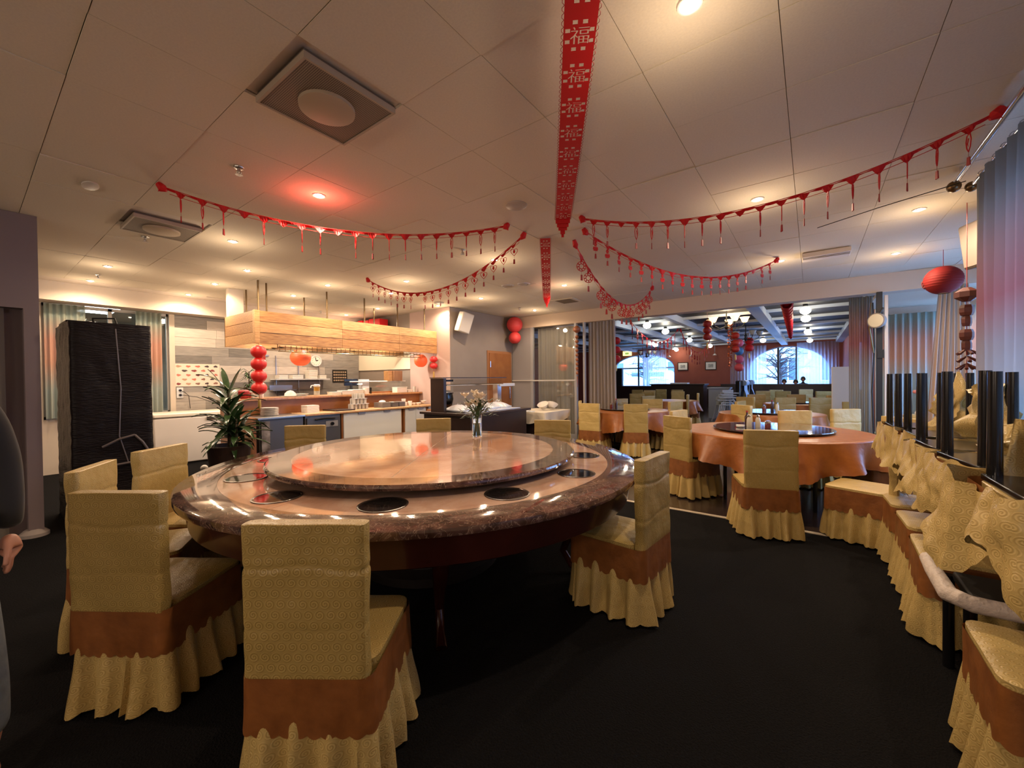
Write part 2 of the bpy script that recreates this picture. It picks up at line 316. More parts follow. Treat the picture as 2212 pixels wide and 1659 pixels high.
# far wall with two arched windows
def arch_z(x, c, h, zs, zt):
    u = (x-c)/h; return zs+(zt-zs)*math.sqrt(max(0, 1-u*u))
fwd = MB(); YF = 23.2
WINS = ((-7.75, 1.72, 1.00, 2.0, 2.78), (-.93, 1.62, 1.03, 1.72, 2.88))
def wcol(x0, x1, z0, z1): fwd.box(x0, x1, YF, YF+.25, z0, z1)
xe = -12
for c, h, z0, zs, zt in WINS:
    wcol(xe, c-h, 0, CEIL+.05); wcol(c-h, c+h, 0, z0)
    n = 24
    for k in range(n):
        a = c-h+2*h*k/n; b = a+2*h/n; za, zb = arch_z(a, c, h, zs, zt), arch_z(b, c, h, zs, zt)
        fwd.add([(a, YF, za), (b, YF, zb), (b, YF, CEIL+.05), (a, YF, CEIL+.05), (a, YF+.25, za), (b, YF+.25, zb), (b, YF+.25, CEIL+.05), (a, YF+.25, CEIL+.05)], [(0, 1, 2, 3), (5, 4, 7, 6), (0, 4, 5, 1)])
    xe = c+h
wcol(xe, 1.25, 0, CEIL+.05)
struct(fwd.build('wall_far', terra, smooth=0))
bluef = mat('blue_grey_frame', (.30, .36, .50), .5)
for i, (c, h, z0, zs, zt) in enumerate(WINS):
    g = MB(); pts = [(c-h, YF+.08, z0)]+[(c-h*math.cos(PI*k/24), YF+.08, zs+(zt-zs)*math.sin(PI*k/24)) for k in range(25)]+[(c+h, YF+.08, z0)]
    g.tube(pts, .06, 6); o = struct(g.build('window_%d' % (4+i), bluef))
    B(c-h, c+h, YF+.04, YF+.12, zs-.04, zs+.04).build('transom', bluef, o, smooth=0) if i == 0 else None
    for q in ((-.30, .0) if i == 0 else (-.36, .36)): B(c+q-.04, c+q+.04, YF+.04, YF+.12, z0, arch_z(c+q, c, h, zs, zt)).build('mullion', mat('dark_frame', (.05, .045, .05), .5), o, smooth=0)
    g = MB(); g.add([(c-h, YF+.1, z0), (c+h, YF+.1, z0)]+[(c+h*math.cos(PI*k/24), YF+.1, zs+(zt-zs)*math.sin(PI*k/24)) for k in range(25)], [tuple(range(27))]); g.build('pane', pane, o, smooth=0)
    B(c-h, c+h, YF-.1, YF+.05, z0-.04, z0).build('sill', bluef, o, smooth=0)
# outside: street, snow and the building opposite
struct(B(-30, 30, 23.5, 60, -.3, -.2).build('ground', mat('snowy_ground', (.7, .74, .8), .9)))
struct(B(2.5, 40, -12, 23.5, -.3, -.2).build('ground', mat('snowy_ground', (.7, .74, .8), .9)))
bt = thing('building', 'pale building across the street seen through the arched windows', 'building', (0, 44, 0))
B(-26, 14, 0, 6, -.2, 9).build('facade', mat('pale_facade', (.50, .56, .66), .8), bt, smooth=0)
for k in range(12):
    for j in range(2):
        f = B(-25+3.2*k, -23.2+3.2*k, -.08, 0, 1+3.2*j, 3.2+3.2*j).build('window', mat('pale_window_frame', (.75, .78, .82), .5), bt, smooth=0)
        B(-24.9+3.2*k, -24.15+3.2*k, -.1, -.07, 1.1+3.2*j, 3.1+3.2*j).build('pane', mat('dark_glass', (.10, .16, .24), .1), f, smooth=0); B(-24.05+3.2*k, -23.3+3.2*k, -.1, -.07, 1.1+3.2*j, 3.1+3.2*j).build('pane', MATS['dark_glass'], f, smooth=0)
def bare_tree(x, y, label):
    t = thing('tree', label, 'tree', (x, y, -.2)); g = MB(); g.tube([(0, 0, 0), (.05, 0, 1.6), (-.05, 0, 3)], [.14, .1, .07], 7); g.build('trunk', mat('bark', (.06, .05, .05), .9), t)
    g = MB(); rr = random.Random(int(x*10))
    for k in range(46):
        z = rr.uniform(1.4, 3.2); a = rr.uniform(0, 2*PI); L = rr.uniform(.6, 1.5); e = rr.uniform(-.1, .9)
        p = Vector((0, 0, z)); q = p+Vector((math.cos(a)*L, math.sin(a)*L, L*e)); mid = (p+q)/2+Vector((0, 0, .12)); g.tube([p, mid, q], [.035, .022, .008], 4)
        for s in range(3): b = mid.lerp(q, rr.random()); g.tube([b, b+Vector((rr.uniform(-.5, .5), rr.uniform(-.5, .5), rr.uniform(-.1, .5)))], [.014, .006], 4)
    g.build('branches', MATS['bark'], t)
bare_tree(-8.6, 26.5, 'bare snowy tree outside the left arched window')
bare_tree(-1.45, 27, 'bare tree outside the right arched window')
v = thing('street_car', 'white van parked outside the left arched window', 'van', (-9.6, 32, -.2))
g = MB(); g.box(-2.4, 2.4, -.9, .9, .4, 1.5); g.add([(-2.1, -.85, 1.5), (1.6, -.85, 1.5), (1.6, .85, 1.5), (-2.1, .85, 1.5), (-1.9, -.7, 2.2), (.9, -.7, 2.2), (.9, .7, 2.2), (-1.9, .7, 2.2)], [(4, 5, 6, 7), (0, 1, 5, 4), (1, 2, 6, 5), (2, 3, 7, 6), (3, 0, 4, 7)]); g.build('body', mat('van_white', (.7, .76, .82), .3), v, bevel=.08)
for x in (-1.5, 1.5): g = MB(); g.M = Matrix.Translation((x, -.9, .35)) @ Matrix.Rotation(PI/2, 4, 'X'); g.lathe([(.34, -.1), (.34, .1)], 20); g.build('wheel', blackm, v)
B(-1.75, .7, -.80, -.74, 1.55, 2.05).build('side_window', MATS['dark_glass'], v, smooth=0)
# beams and slats under the bar ceiling
beamm = mat('pale_beam', (.42, .50, .62), .5); slatm = mat('pale_slat', (.60, .68, .80), .4)
for k, (x0, x1) in enumerate(((-1.15, -.90), (-3.0, -2.86), (-4.6, -4.46), (-5.98, -5.84), (-8.2, -8.06), (.86, 1.1))):
    o = struct(B(x0, x1, 8.9, 23.2, CEIL-.12, CEIL+.05).build('trim_%d' % (4+k), beamm, smooth=0))
for k in range(8):
    y = 10.1+1.75*k; struct(B(-12, 1.1, y, y+.07, CEIL-.02, CEIL+.05).build('trim_%d' % (10+k), slatm, smooth=0))
# low dark panelling under the windows of the bar
struct(B(-8.9, -3.3, 22.2, 22.4, 0, 1.0).build('wall_low', darkw)); struct(B(-3.3, 1.05, 20.3, 20.5, 0, 1.13).build('wall_low', darkw))
struct(B(-9.55, -8.9, 22.9, 23.1, 0, 2.0).build('door_2', blackm))
# ================================================================== CURTAINS
def curtain(label, mt, pts, z0, z1, waves, amp, name='curtain', group=None, taper=None, cat='curtain', seed=0, nz=10, rail=None):
    """pleated cloth along a plan line pts[(x,y),(x,y)]; taper = widths at the foot relative to the top"""
    (xa, ya), (xb, yb) = pts; L = math.hypot(xb-xa, yb-ya); tx, ty = (xb-xa)/L, (yb-ya)/L; n = int(waves*8); rr = random.Random(seed); ph = [rr.uniform(-.5, .5) for _ in range(n+1)]
    t = thing(name, label, cat, (0, 0, 0), 0, group)
    def fn(u, v_):
        k = taper(v_) if taper else (0, 1); uu = k[0]+(k[1]-k[0])*u
        a = amp*math.sin(2*PI*waves*u+ph[min(n, int(u*n))]*.6)*(.7+.3*(1-v_))+amp*.5*noise.noise(Vector((u*waves*.7, v_*2, seed)))
        return (xa+tx*L*uu-ty*a, ya+ty*L*uu+tx*a, z0+(z1-z0)*v_+.01*noise.noise(Vector((u*9, seed, 3))))
    MB().grid(fn, n, nz).build('cloth', mt, t, smooth=60)
    if rail: MB().tube([(xa, ya, z1+.03), (xb, yb, z1+.03)], .016).build('rail', rail, t)
    return t
curtain('tall teal curtain with a red band hanging at the right edge of the room', teal, [(1.02, 4.62), (1.02, .6)], .03, 2.93, 22, .045, seed=3)
curtain('pale cloth hanging in the dark doorway at the left edge', pale_c, [(-6.02, -.60), (-6.02, .25)], .02, 2.16, 4, .02, seed=5)
curtain('grey green curtain left of the added bright panel above the wrapped cabinet', tealk, [(-9.76, .80), (-9.76, 1.26)], .9, 2.74, 6, .03, seed=6)
curtain('green and orange curtain between the wrapped cabinet and the board wall', tealk, [(-9.74, 1.88), (-9.74, 2.24)], .9, 2.74, 5, .03, seed=7)
curtain('grey curtain bundle left of the opening to the bar', grey_c, [(-4.22, 8.78), (-3.56, 8.78)], .02, 2.76, 8, .05, seed=8, taper=lambda v: (.0, 1.05-.05*v))
curtain('thin grey curtain behind the glass partition', grey_c, [(-5.68, 8.86), (-4.6, 8.86)], .02, 2.74, 7, .03, seed=9)
curtain('cream curtain column gathered below the oval red lantern', cream_c, [(1.34, 8.6), (1.92, 8.6)], .02, 2.76, 7, .05, seed=10, taper=lambda v: (.30*v, 1-.18*v))
curtain('dark folded curtain beside the black post right of the opening', teal, [(.50, 8.80), (.80, 8.80)], .02, 2.74, 5, .05, seed=11)
curtain('teal and red curtain on the window beyond the black post', tealk, [(1.14, 11.05), (2.0, 11.05)], .02, 2.66, 8, .04, seed=12)
curtain('faded curtain on the right window behind the string of small lanterns', tealk, [(2.18, 9.3), (2.18, 10.2)], .02, 2.6, 7, .04, seed=13)
curtain('white voile on the right half of the left arched window', voile, [(-7.7, 23.0), (-6.42, 23.0)], .98, 3.0, 10, .05, seed=14)
curtain('white voile left of the middle of the right arched window', voile, [(-3.30, 23.0), (-1.75, 23.0)], 1.02, 2.95, 11, .05, seed=15)
curtain('white voile across the right half of the right arched window', voile, [(-.55, 23.0), (.98, 23.0)], 1.02, 3.0, 12, .05, seed=16)
# curtain track at the right, double, with chrome finials
t = thing('curtain_rod', 'double chrome curtain rod along the ceiling at the right edge', 'curtain rod')
MB().tube([(.93, 4.72, 2.99), (.93, .9, 2.99)], .018, 10).build('pole', chrome, t); MB().tube([(1.03, 4.74, 2.95), (1.03, .9, 2.95)], .013, 10).build('pole', chrome, t)
MB().sphere((.93, 4.80, 2.97), .045).build('finial', brass, t); MB().sphere((1.03, 4.82, 2.95), .04).build('finial', brass, t)
for k in range(24): g = MB(); g.M = Matrix.Translation((1.03, 4.55-.15*k, 2.95)) @ Matrix.Rotation(PI/2, 4, 'X'); a = [(.024*math.cos(2*PI*i/10), .024*math.sin(2*PI*i/10), 0) for i in range(11)]; g.tube(a, .003, 4); g.build('ring', chrome, t)
MB().tube([(.93, 4.6, 2.99), (.93, 4.6, 3.05)], .01).build('bracket', chrome, t)
tag(MB().tube([(.05, 5.25, 2.97), (.5, 5.0, 2.98), (.98, 4.72, 2.97)], .004, 5).build('wire', blackm), 'thin black wire running to the end of the curtain rod', 'wire')

# ================================================================== CEILING FIXTURES
bulbm = mat('bulb_glow', (1, 1, 1), emit=(1, .86, .66), es=60)
trimm = mat('lamp_trim', (.55, .50, .45), .4)
dl = thing('downlight', '', 'light', (0, 0, CEIL))
g = MB(); g.lathe([(.030, -.001), (.042, -.008), (.052, -.008), (.056, .0)], 20, cap=False); g.build('trim_ring', trimm, dl)
g = MB(); g.sphere((0, 0, -.004), .030, 16, 8, .45); g.build('bulb', bulbm, dl)
LN = [(-.417, 1.88, 'brightest downlight at the top edge beside the red ribbon'), (-3.41, 1.857, 'downlight with an added red glow above the longest left garland'), (-5.283, 1.861, 'downlight right of the second ceiling fan cassette'),
 (-7.717, 1.22, 'downlight above the wrapped cabinet, nearer of two'), (-8.995, 1.222, 'downlight above the wrapped cabinet, farther of two'), (-6.504, 2.464, 'downlight just left of the hood rods'), (-7.789, 2.476, 'downlight left of the hood, middle of its row'),
 (-9.087, 2.479, 'downlight left of the hood, close to the board wall'), (-6.486, 3.659, 'downlight in front of the second pair of hood rods'), (-7.75, 3.7, 'downlight behind the second front hood rod'), (-9.02, 4.29, 'downlight over the kitchen shelf'), (-9.049, 5.56, 'downlight over the red boxes'),
 (-7.721, 5.504, 'downlight behind the fourth hood rod'), (-6.188, 4.702, 'downlight under the middle of the heart garland'), (-5.25, 4.29, 'downlight seen above the heart garland'), (-6.46, 6.115, 'downlight beside the corner of the rose wall'), (-5.228, 6.098, 'downlight above the white loudspeaker'),
 (-3.411, 4.263, 'downlight behind the right end of the heart garland'), (-3.406, 6.161, 'downlight right of the receding ribbon'), (-5.183, 7.953, 'downlight above the pair of round red lanterns'), (-.391, 4.29, 'downlight above the long right garland'),
 (.841, 5.527, 'brightest downlight beside the teal curtain'), (.892, 7.318, 'downlight above the oval red lantern'), (-.344, 6.759, 'downlight at the right end of the lantern garland')]
PW = {0: 55, 1: 45, 21: 75, 20: 55, 18: 40}
for i, (x, y, lb) in enumerate(LN):
    if i == 0: o = dl; o.location = (x, y, CEIL); o['label'] = lb; o['group'] = 'downlights in the tiled ceiling'
    else: dup(dl, (x, y, CEIL), 0, lb)
    lamp('SPOT', (x, y, CEIL-.03), PW.get(i, 46), WARM, .025, 165, blend=.5)
    lamp('POINT', (x, y, CEIL-(.34 if i != 1 else .13)), 5.5 if i != 1 else 4, WARM if i != 1 else (1, .12, .08), .05)  # added unseen points widen the ceiling glow; the red one imitates garland bounce
# ventilation cassettes: perforated square plate with round disc
def cassette(x, y, label):
    t = thing('ceiling_fan_cassette', label, 'vent', (x, y, CEIL), 0, 'square air cassettes'); t.scale = (.94, .94, .75)
    B(-.28, .28, -.28, .28, -.012, .02).build('back_box', mat('vent_back', (.10, .08, .065), .7), t, smooth=0)  # back box in one even dark brown
    for a in ((-.285, .285, -.285, -.270), (-.285, .285, .270, .285), (-.285, -.270, -.27, .27), (.270, .285, -.27, .27)): B(*a, -.045, .0).build('edge', mat('vent_edge', (.36, .29, .22), .5), t, smooth=0)
    pm = mat('perforated_plate', (.22, .175, .13), .6); 
    if 'perf' not in MATS:
        MATS['perf'] = 1; n, l, b = nodes_of(pm); tc = n.new('ShaderNodeTexCoord'); vo = n.new('ShaderNodeTexVoronoi'); vo.inputs['Scale'].default_value = 95; vo.inputs['Randomness'].default_value = 0; l.new(tc.outputs['Object'], vo.inputs['Vector'])
        cr = n.new('ShaderNodeValToRGB'); cr.color_ramp.interpolation = 'CONSTANT'; cr.color_ramp.elements[0].color = (.045, .032, .022, 1); cr.color_ramp.elements[1].position = .45; cr.color_ramp.elements[1].color = (.30, .24, .18, 1); l.new(vo.outputs[0], cr.inputs[0]); l.new(cr.outputs[0], b.inputs['Base Color'])
    B(-.268, .268, -.268, .268, -.040, -.036).build('perforated_plate', pm, t, smooth=0)
    g = MB(); g.lathe([(.160, -.036), (.158, -.062), (.150, -.066)], 40); g.build('disc', mat('vent_disc', (.40, .31, .215), .6), t)
cassette(-2.235, 1.275, 'large square ceiling air cassette with round disc, nearest to the camera')
cassette(-5.375, 1.255, 'ceiling air cassette with round disc at the left, under the garland end')
sp = thing('sprinkler', 'brass ceiling sprinkler between the near air cassette and the left garland', 'sprinkler', (-3.435, 1.259, CEIL), 0, 'ceiling sprinklers')
g = MB(); g.lathe([(.035, 0), (.033, -.006), (.012, -.010), (.010, -.03), (.018, -.034), (.018, -.037)], 14); g.build('body', steel, sp); g = MB(); g.lathe([(.026, -.052), (.026, -.055)], 10); g.tube([(.02, 0, -.03), (.022, 0, -.045), (.0, 0, -.055)], .003, 5); g.tube([(-.02, 0, -.03), (-.022, 0, -.045), (.0, 0, -.055)], .003, 5); g.build('deflector', steel, sp)
for x, y, lb in ((-5.868, 1.228, 'ceiling sprinkler below the left air cassette'), (-8.449, 1.23, 'ceiling sprinkler between the two lights over the wrapped cabinet'), (-3.463, 3.7, 'ceiling sprinkler under the right end of the longest left garland'), (-5.278, 7.473, 'ceiling sprinkler above the pair of round lanterns'), (-9.0, 4.9, 'ceiling sprinkler over the wooden hood')): dup(sp, (x, y, CEIL), 0, lb)
g = MB(); g.lathe([(.10, 0), (.10, -.01), (.085, -.018), (.02, -.02)], 24); tag(g.build('ceiling_disc', mat('disc_grey', (.42, .36, .30), .4), loc=(-2.184, 3.058, CEIL)), 'round ceiling disc right of the long left garland', 'ceiling speaker')
g = MB(); g.lathe([(.10, 0), (.10, -.02), (.07, -.035)], 20); tag(g.build('smoke_detector', trimm, loc=(-6.2, 5.9, CEIL)), 'round detector on the ceiling before the rose wall', 'smoke detector')
for k, (x, y) in enumerate(((-4.177, 5.579), (-3.891, 5.638))):
    t = thing('round_vent', ('left', 'right')[k]+' one of the two round ceiling vents beside the receding ribbon', 'vent', (x, y, CEIL), 0, 'round vents')
    g = MB(); g.lathe([(.11, 0), (.10, -.012), (.085, -.012)], 24, cap=False); g.build('ring', trimm, t); g = MB(); g.lathe([(.06, -.001), (.055, -.016), (.01, -.02)], 20); g.build('core', MATS['disc_grey'], t)
t = thing('ceiling_grille', 'rectangular ceiling grille above the glass partition', 'vent', (-4.05, 7.44, CEIL), 0)
B(-.25, .25, -.25, .25, -.008, .01).build('frame', tilem, t, smooth=0)
for k in range(9): B(-.17, .17, -.20+.045*k, -.18+.045*k, -.014, -.006).build('slat', mat('grille_brown', (.16, .12, .09), .6), t, smooth=0)
t = thing('ceiling_heater', 'long ceiling air unit right of the lantern garland', 'vent', (.15, 6.68, CEIL), 0)
B(-.25, .25, -.14, .14, -.06, .0).build('body', tileb, t, bevel=.01)
for k in range(2): B(-.24, .24, -.10+.06*k, -.08+.06*k, -.064, -.058).build('slot', mat('grille_brown', (.16, .12, .09)), t, smooth=0)
g = MB(); g.lathe([(.10, 0), (.10, -.01), (.06, -.015)], 20, sq=.5); tag(g.build('ceiling_light', trimm, loc=(-4.675, .647, CEIL)), 'unlit oval ceiling lamp near the left wall', 'light')

# ================================================================== CHAIRS
def rr_pt(u, w, d, r, yc=0):
    """point on a rounded rectangle (w x d) at parameter u in 0..1, plus the outward normal"""
    w2, d2 = w/2-r, d/2-r; segs = [2*w2, PI*r/2, 2*d2, PI*r/2]*2; tot = sum(segs); s = (u % 1)*tot; k = 0
    while s > segs[k]: s -= segs[k]; k = (k+1) % 8
    cs = [(w2, -d2), (w2, d2), (-w2, d2), (-w2, -d2)]
    if k == 0: return (-w2+s, -d2-r+yc), (0, -1)
    if k == 2: return (w2+r, -d2+s+yc), (1, 0)
    if k == 4: return (w2-s, d2+r+yc), (0, 1)
    if k == 6: return (-w2-r, d2-s+yc), (-1, 0)
    c = cs[k//2]; a = {1: -PI/2, 3: 0, 5: PI/2, 7: PI}[k]+s/r; return (c[0]+r*math.cos(a), c[1]+r*math.sin(a)+yc), (math.cos(a), math.sin(a))
def puff(g, w, d, r, z0, z1, yc, nu, nv, amp, seed, top=.008, lean=0):
    """closed padded block with slightly wrinkled sides"""
    def fn(u, v):
        p, n_ = rr_pt(u, w, d, r, yc); z = z0+(z1-z0)*v
        a = amp*noise.noise(Vector((p[0]*9+seed, p[1]*9, z*7)))+(amp*.45*noise.noise(Vector((p[0]*3, seed, z*13))))
        if z1-z0 > .45:
            for zc, k_ in ((.80+.03*math.sin(seed), .22), (.62, .10)): a -= .0042*math.exp(-((z-zc-.02*noise.noise(Vector((p[0]*5+seed, 0, zc*9))))/.009)**2)*(1 if k_ > .2 else .45)
        return (p[0]+n_[0]*a, p[1]+n_[1]*a-lean*(z-z0), z)
    g.grid(fn, nu, nv, True)
    for zt, s, k in ((z1, 1, 1), (z0, -1, 0)):
        ring = [fn(i/nu, k) for i in range(nu)]; cx = 0; cy = yc-lean*(zt-z0); vs = list(ring); fs = []
        rings = [1, .93, .8, .5]
        vs = []; 
        for q, f in enumerate(rings):
            for p in ring: vs.append((cx+(p[0]-cx)*f, cy+(p[1]-cy)*f, zt+s*top*(0, .6, .9, 1)[q]))
        for q in range(3):
            for i in range(nu): j = (i+1) % nu; a = (q*nu+i, q*nu+j, (q+1)*nu+j, (q+1)*nu+i); fs.append(a if s > 0 else a[::-1])
        f = tuple(3*nu+i for i in range(nu)); fs.append(f if s > 0 else f[::-1]); g.add(vs, fs)
def make_chair(seed, gm, label, gs=None):
    t = thing('banquet_chair', label, 'chair'); rr = random.Random(seed)
    g = MB(); puff(g, .425, .062, .018, .445, .968, -.205, 56, 64, .005, seed, .003, .0)
    g.build('back_cover', gm, t, uv=True, smooth=50)
    g = MB(); puff(g, .44, .44, .05, .40, .468, .045, 64, 4, .004, seed+3, .010); g.build('seat_cover', gm, t, uv=True, smooth=50)
    ph = [rr.uniform(-.4, .4) for _ in range(40)]
    def sash(u, v):
        p, n_ = rr_pt(u, .446, .50, .045, .015); z = .452-v*(.185+.012*abs(math.sin(PI*u*38)))
        a = .004+.010*v*noise.noise(Vector((p[0]*8+seed, p[1]*8, z*4)))+.006*v
        return (p[0]+n_[0]*a, p[1]+n_[1]*a, z)
    MB().grid(sash, 228, 5, True).build('sash', sashm, t, uv=True, smooth=60)
    def skirt(u, v):
        p, n_ = rr_pt(u, .44, .495, .045, .015); z = .34-v*(.315+.010*abs(math.sin(PI*u*38)))
        k = 15*u; a = (.004+.026*v)*math.sin(2*PI*k+ph[int(k) % 40]*2)+.028*v+.022*v*noise.noise(Vector((p[0]*7, p[1]*7+seed, z*4)))
        return (p[0]+n_[0]*a, p[1]+n_[1]*a, z)
    MB().grid(skirt, 228, 9, True)  .build('skirt', gs or gm, t, uv=True, smooth=70)
    for x in (-.17, .17):
        for y in (-.2, .2): B(x-.018, x+.018, y-.018, y+.018, 0, .40).build('leg', black, t, smooth=0)
    return t
protos = [make_chair(s, g_, 'x', gold2) for s, g_ in ((1, gold), (2, gold), (3, gold2), (4, gold2))]
used = set()
def chair(x, y, ang, label, group, kind=0):
    """x, y: middle of the backrest top; ang: facing direction in degrees"""
    a = R_(ang); loc = (x+.205*math.cos(a), y+.205*math.sin(a), 0); rz = a-PI/2; p = protos[kind]
    if kind not in used:
        used.add(kind); p.location = loc; p.rotation_euler[2] = rz; p['label'] = label; p['group'] = group; return p
    return dup(p, loc, rz, label, group)
G1 = 'gold covered chairs around the marble table'
chair(-1.392, .694, 125, 'gold covered chair nearest the camera, its back to us in front of the marble table', G1, 0)
chair(-2.479, .409, 124, 'gold covered chair at the left front of the marble table beside the person', G1, 1)
chair(-.79, 2.527, 175, 'gold covered chair seen side-on at the right end of the marble table', G1, 1)
chair(-3.41, .457, 58, 'gold covered chair left of the marble table, half hidden behind another chair back', G1, 2)
chair(-3.92, .886, 34, 'gold covered chair with creased back beside the black wrapped cabinet', G1, 2)
chair(-4.455, 2.23, -48, 'gold chair back rising behind the marble table in front of the dark dishwasher', G1, 0)
chair(-3.805, 3.504, -44, 'gold chair back behind the marble table below the white cupboard doors', G1, 0)
chair(-2.426, 4.075, -68, 'gold chair back behind the marble table right of the flower vase', G1, 0)
G2 = 'gold covered chairs around the near orange table'
chair(-.297, 4.277, 109, 'gold chair with its back to us on the metal strip before the orange table', G2, 1)
chair(-1.33, 5.21, 59, 'gold chair turned at the left side of the near orange table', G2, 1)
chair(.60, 4.66, 160, 'gold chair facing left at the right front of the orange table, its seat in view', G2, 3)
chair(-.19, 6.89, -62, 'glowing gold chair back behind the glass turntable of the near orange table', G2, 3)
chair(.39, 7.55, -52, 'gold chair with a creased back behind the right of the near orange table', G2, 3)
chair(.80, 6.30, 215, 'gold chair at the right end of the near orange table beside the stacked chairs', G2, 3)
chair(.66, 9.6, -89, 'gold chair before the dark curtain bundle at the right of the opening', G2, 1)
G3 = 'gold covered chairs around the left orange table'
chair(-3.43, 7.145, 90, 'gold chair at the left front of the left orange table', G3, 2)
chair(-2.59, 7.32, 113, 'gold chair with its back to us in front of the left orange table', G3, 1)
chair(-3.98, 7.85, 25, 'gold chair at the far left of the left orange table by the glass partition', G3, 2)
chair(-3.60, 9.08, -40, 'gold chair behind the left orange table before the grey curtain', G3, 1)
chair(-2.88, 9.23, -70, 'gold chair behind the left orange table right of the sauce bottles', G3, 1)
chair(-2.18, 8.43, 160, 'gold chair at the right side of the left orange table', G3, 1)
chair(-1.56, 6.20, -15, 'small light gold chair back between the two orange tables', G3, 3)
chair(-4.25, 12.1, -68, 'gold chair behind the left orange table farther into the bar', G3, 1)
chair(-3.46, 10.7, -30, 'gold chair one row behind the left orange table', G3, 1)
G4 = 'gold covered chairs in the bar room'
FAR = [(-.96, 7.85, 50, 'gold chair at the left of the second table behind the near orange table'), (-1.13, 9.1, -13, 'gold chair at the left far side of the second table'), (-.48, 10.97, 113, 'gold chair with its back to us before the third table'),
 (-1.26, 11.0, 67, 'gold chair left of the third table in the bar'), (-1.2, 12.7, -70, 'gold chair behind the left of the third table'), (.15, 11.2, 113, 'gold chair at the right front of the third table'), (.49, 12.7, -69, 'gold chair behind the right of the third table'),
 (.71, 10.9, 160, 'gold chair beside the cream screen board'), (-.33, 13.0, -70, 'gold chair behind the middle of the third table'), (-1.3, 15.8, 100, 'gold chair in the fourth row left of the middle'), (-.75, 15.8, 100, 'gold chair in the fourth row in the middle'), (-1.02, 17.25, 104, 'gold chair farthest back at the left of the right window'),
 (-.17, 18.1, 103, 'gold chair farthest back under the right arched window'), (.3, 15.9, 100, 'gold chair in the fourth row at the right'), (-5.63, 16.1, 104, 'gold chair farthest left under the left arched window'), (-5.0, 15.65, 104, 'gold chair second from the left under the left arched window'), (-4.96, 17.0, 103, 'gold chair under the curtain of the left arched window'),
 (-4.2, 16.5, 104, 'gold chair left of the dark counter in the bar'), (-3.7, 14.6, 104, 'gold chair before the dark counter in the bar'), (-4.5, 13.9, 104, 'gold chair in the third row of the left bar tables'), (-2.75, 11.9, 190, 'gold chair seen edge-on, left of two beside the counter'), (-2.72, 13.0, 190, 'gold chair seen edge-on, right of two beside the counter')]
for k, (x, y, a, lb) in enumerate(FAR): chair(x, y, a, lb, G4, 1 if k % 3 else 2)
# ---- stack of chairs along the curtain: five upright, an upturned chair on each
def upturned(seed, label):
    """chair standing on the top edge of its back: legs in the air, cover hanging loose"""
    t = thing('upturned_chair', label, 'chair', group='upturned chairs on the stack'); rr = random.Random(seed)
    g = MB(); puff(g, .42, .07, .02, 0, .50, -.19, 48, 20, .020, seed, .003); g.build('back_cover', gold2, t, uv=True, smooth=60)
    g = MB(); puff(g, .43, .42, .05, .485, .55, .03, 48, 4, .006, seed+2, .004); g.build('seat_cover', gold2, t, uv=True)
    B(-.21, .21, -.18, .23, .552, .575).build('seat_frame', black, t, bevel=.004)
    for x in (-.18, .18):
        for y in (-.17, .20): MB().cyl(x, y, .57, .975, .0225, 14, .020).build('leg', black, t)
    def cloth(u, v):
        p, n_ = rr_pt(u, .46, .50, .05, .02); drop = .25+.17*noise.noise(Vector((math.cos(2*PI*u)*1.6+seed, math.sin(2*PI*u)*1.6, 0)))
        z = .575-(drop+.018*abs(math.sin(PI*u*40)))*v+.05*(1-v)*noise.noise(Vector((u*11, seed, 2)))
        nn = noise.noise(Vector((p[0]*7, p[1]*7, z*5+seed))); a = .006+v*(.030+.06*nn)+.016*v*noise.noise(Vector((p[0]*15, p[1]*15, z*9+seed)))+.018*v*math.sin(2*PI*u*9+seed*2+3*nn)+.012*noise.noise(Vector((p[0]*22, p[1]*22, z*16+seed)))
        if math.sin(2*PI*u+seed) > .93: a += .05
        return (p[0]+n_[0]*a, p[1]+n_[1]*a, z)
    MB().grid(cloth, 204, 12, True).build('skirt', gold2, t, uv=True, smooth=80)
    def sash(u, v):
        p, n_ = rr_pt(u, .44, .48, .05, .02); z = .56-v*(.16+.05*noise.noise(Vector((u*6, seed, 9)))+.01*abs(math.sin(PI*u*34)))
        a = .012+v*.02*noise.noise(Vector((p[0]*9, p[1]*9, seed)))
        return (p[0]+n_[0]*a, p[1]+n_[1]*a, z)
    MB().grid(sash, 136, 6, True).build('sash', sashm, t, uv=True, smooth=80)
    # loose bunch of cloth thrown up between the legs
    def bunch(u, v):
        a = 2*PI*u; r = (.15-.06*v)*(1+.9*noise.noise(Vector((math.cos(a)*1.6, math.sin(a)*1.6, v*3+seed)))+.35*noise.noise(Vector((math.cos(a)*5, math.sin(a)*5, v*6+seed)))); return (-.02+rr0*.06+r*math.cos(a), -.12+r*math.sin(a)*.8, .56+bh*v*(1+.8*noise.noise(Vector((math.cos(a), math.sin(a), seed)))))
    rr0 = rr.uniform(-1, 1); bh = .13 if seed in (11, 13, 31) else .30
    g = MB(); g.grid(bunch, 48, 12, True); g.add([bunch(i/48, 1) for i in range(48)], [tuple(range(48))]); g.build('cover_bunch', gold2, t, uv=True, smooth=80)
    if seed == 11:   # loose pointed flap of the cover with a scalloped edge, thrown over the legs
        def flap(u, v):
            yl = .22-.09*v; yr = -.16+.26*v; y = yl+(yr-yl)*u-(.014*abs(math.sin(PI*v*9)) if u > .95 else 0); z = .33+.46*v-.04*u*(1-v)
            x = .235-.03*math.sin(u*5+v*4)-.05*(1-v)*u+.03*noise.noise(Vector((u*3, v*4, seed)))
            return (x, y, z)
        MB().grid(flap, 24, 30).build('cover_flap', gold2, t, uv=True, smooth=80)
    return t
STK = [2.17, 2.72, 3.27, 3.84, 4.40]
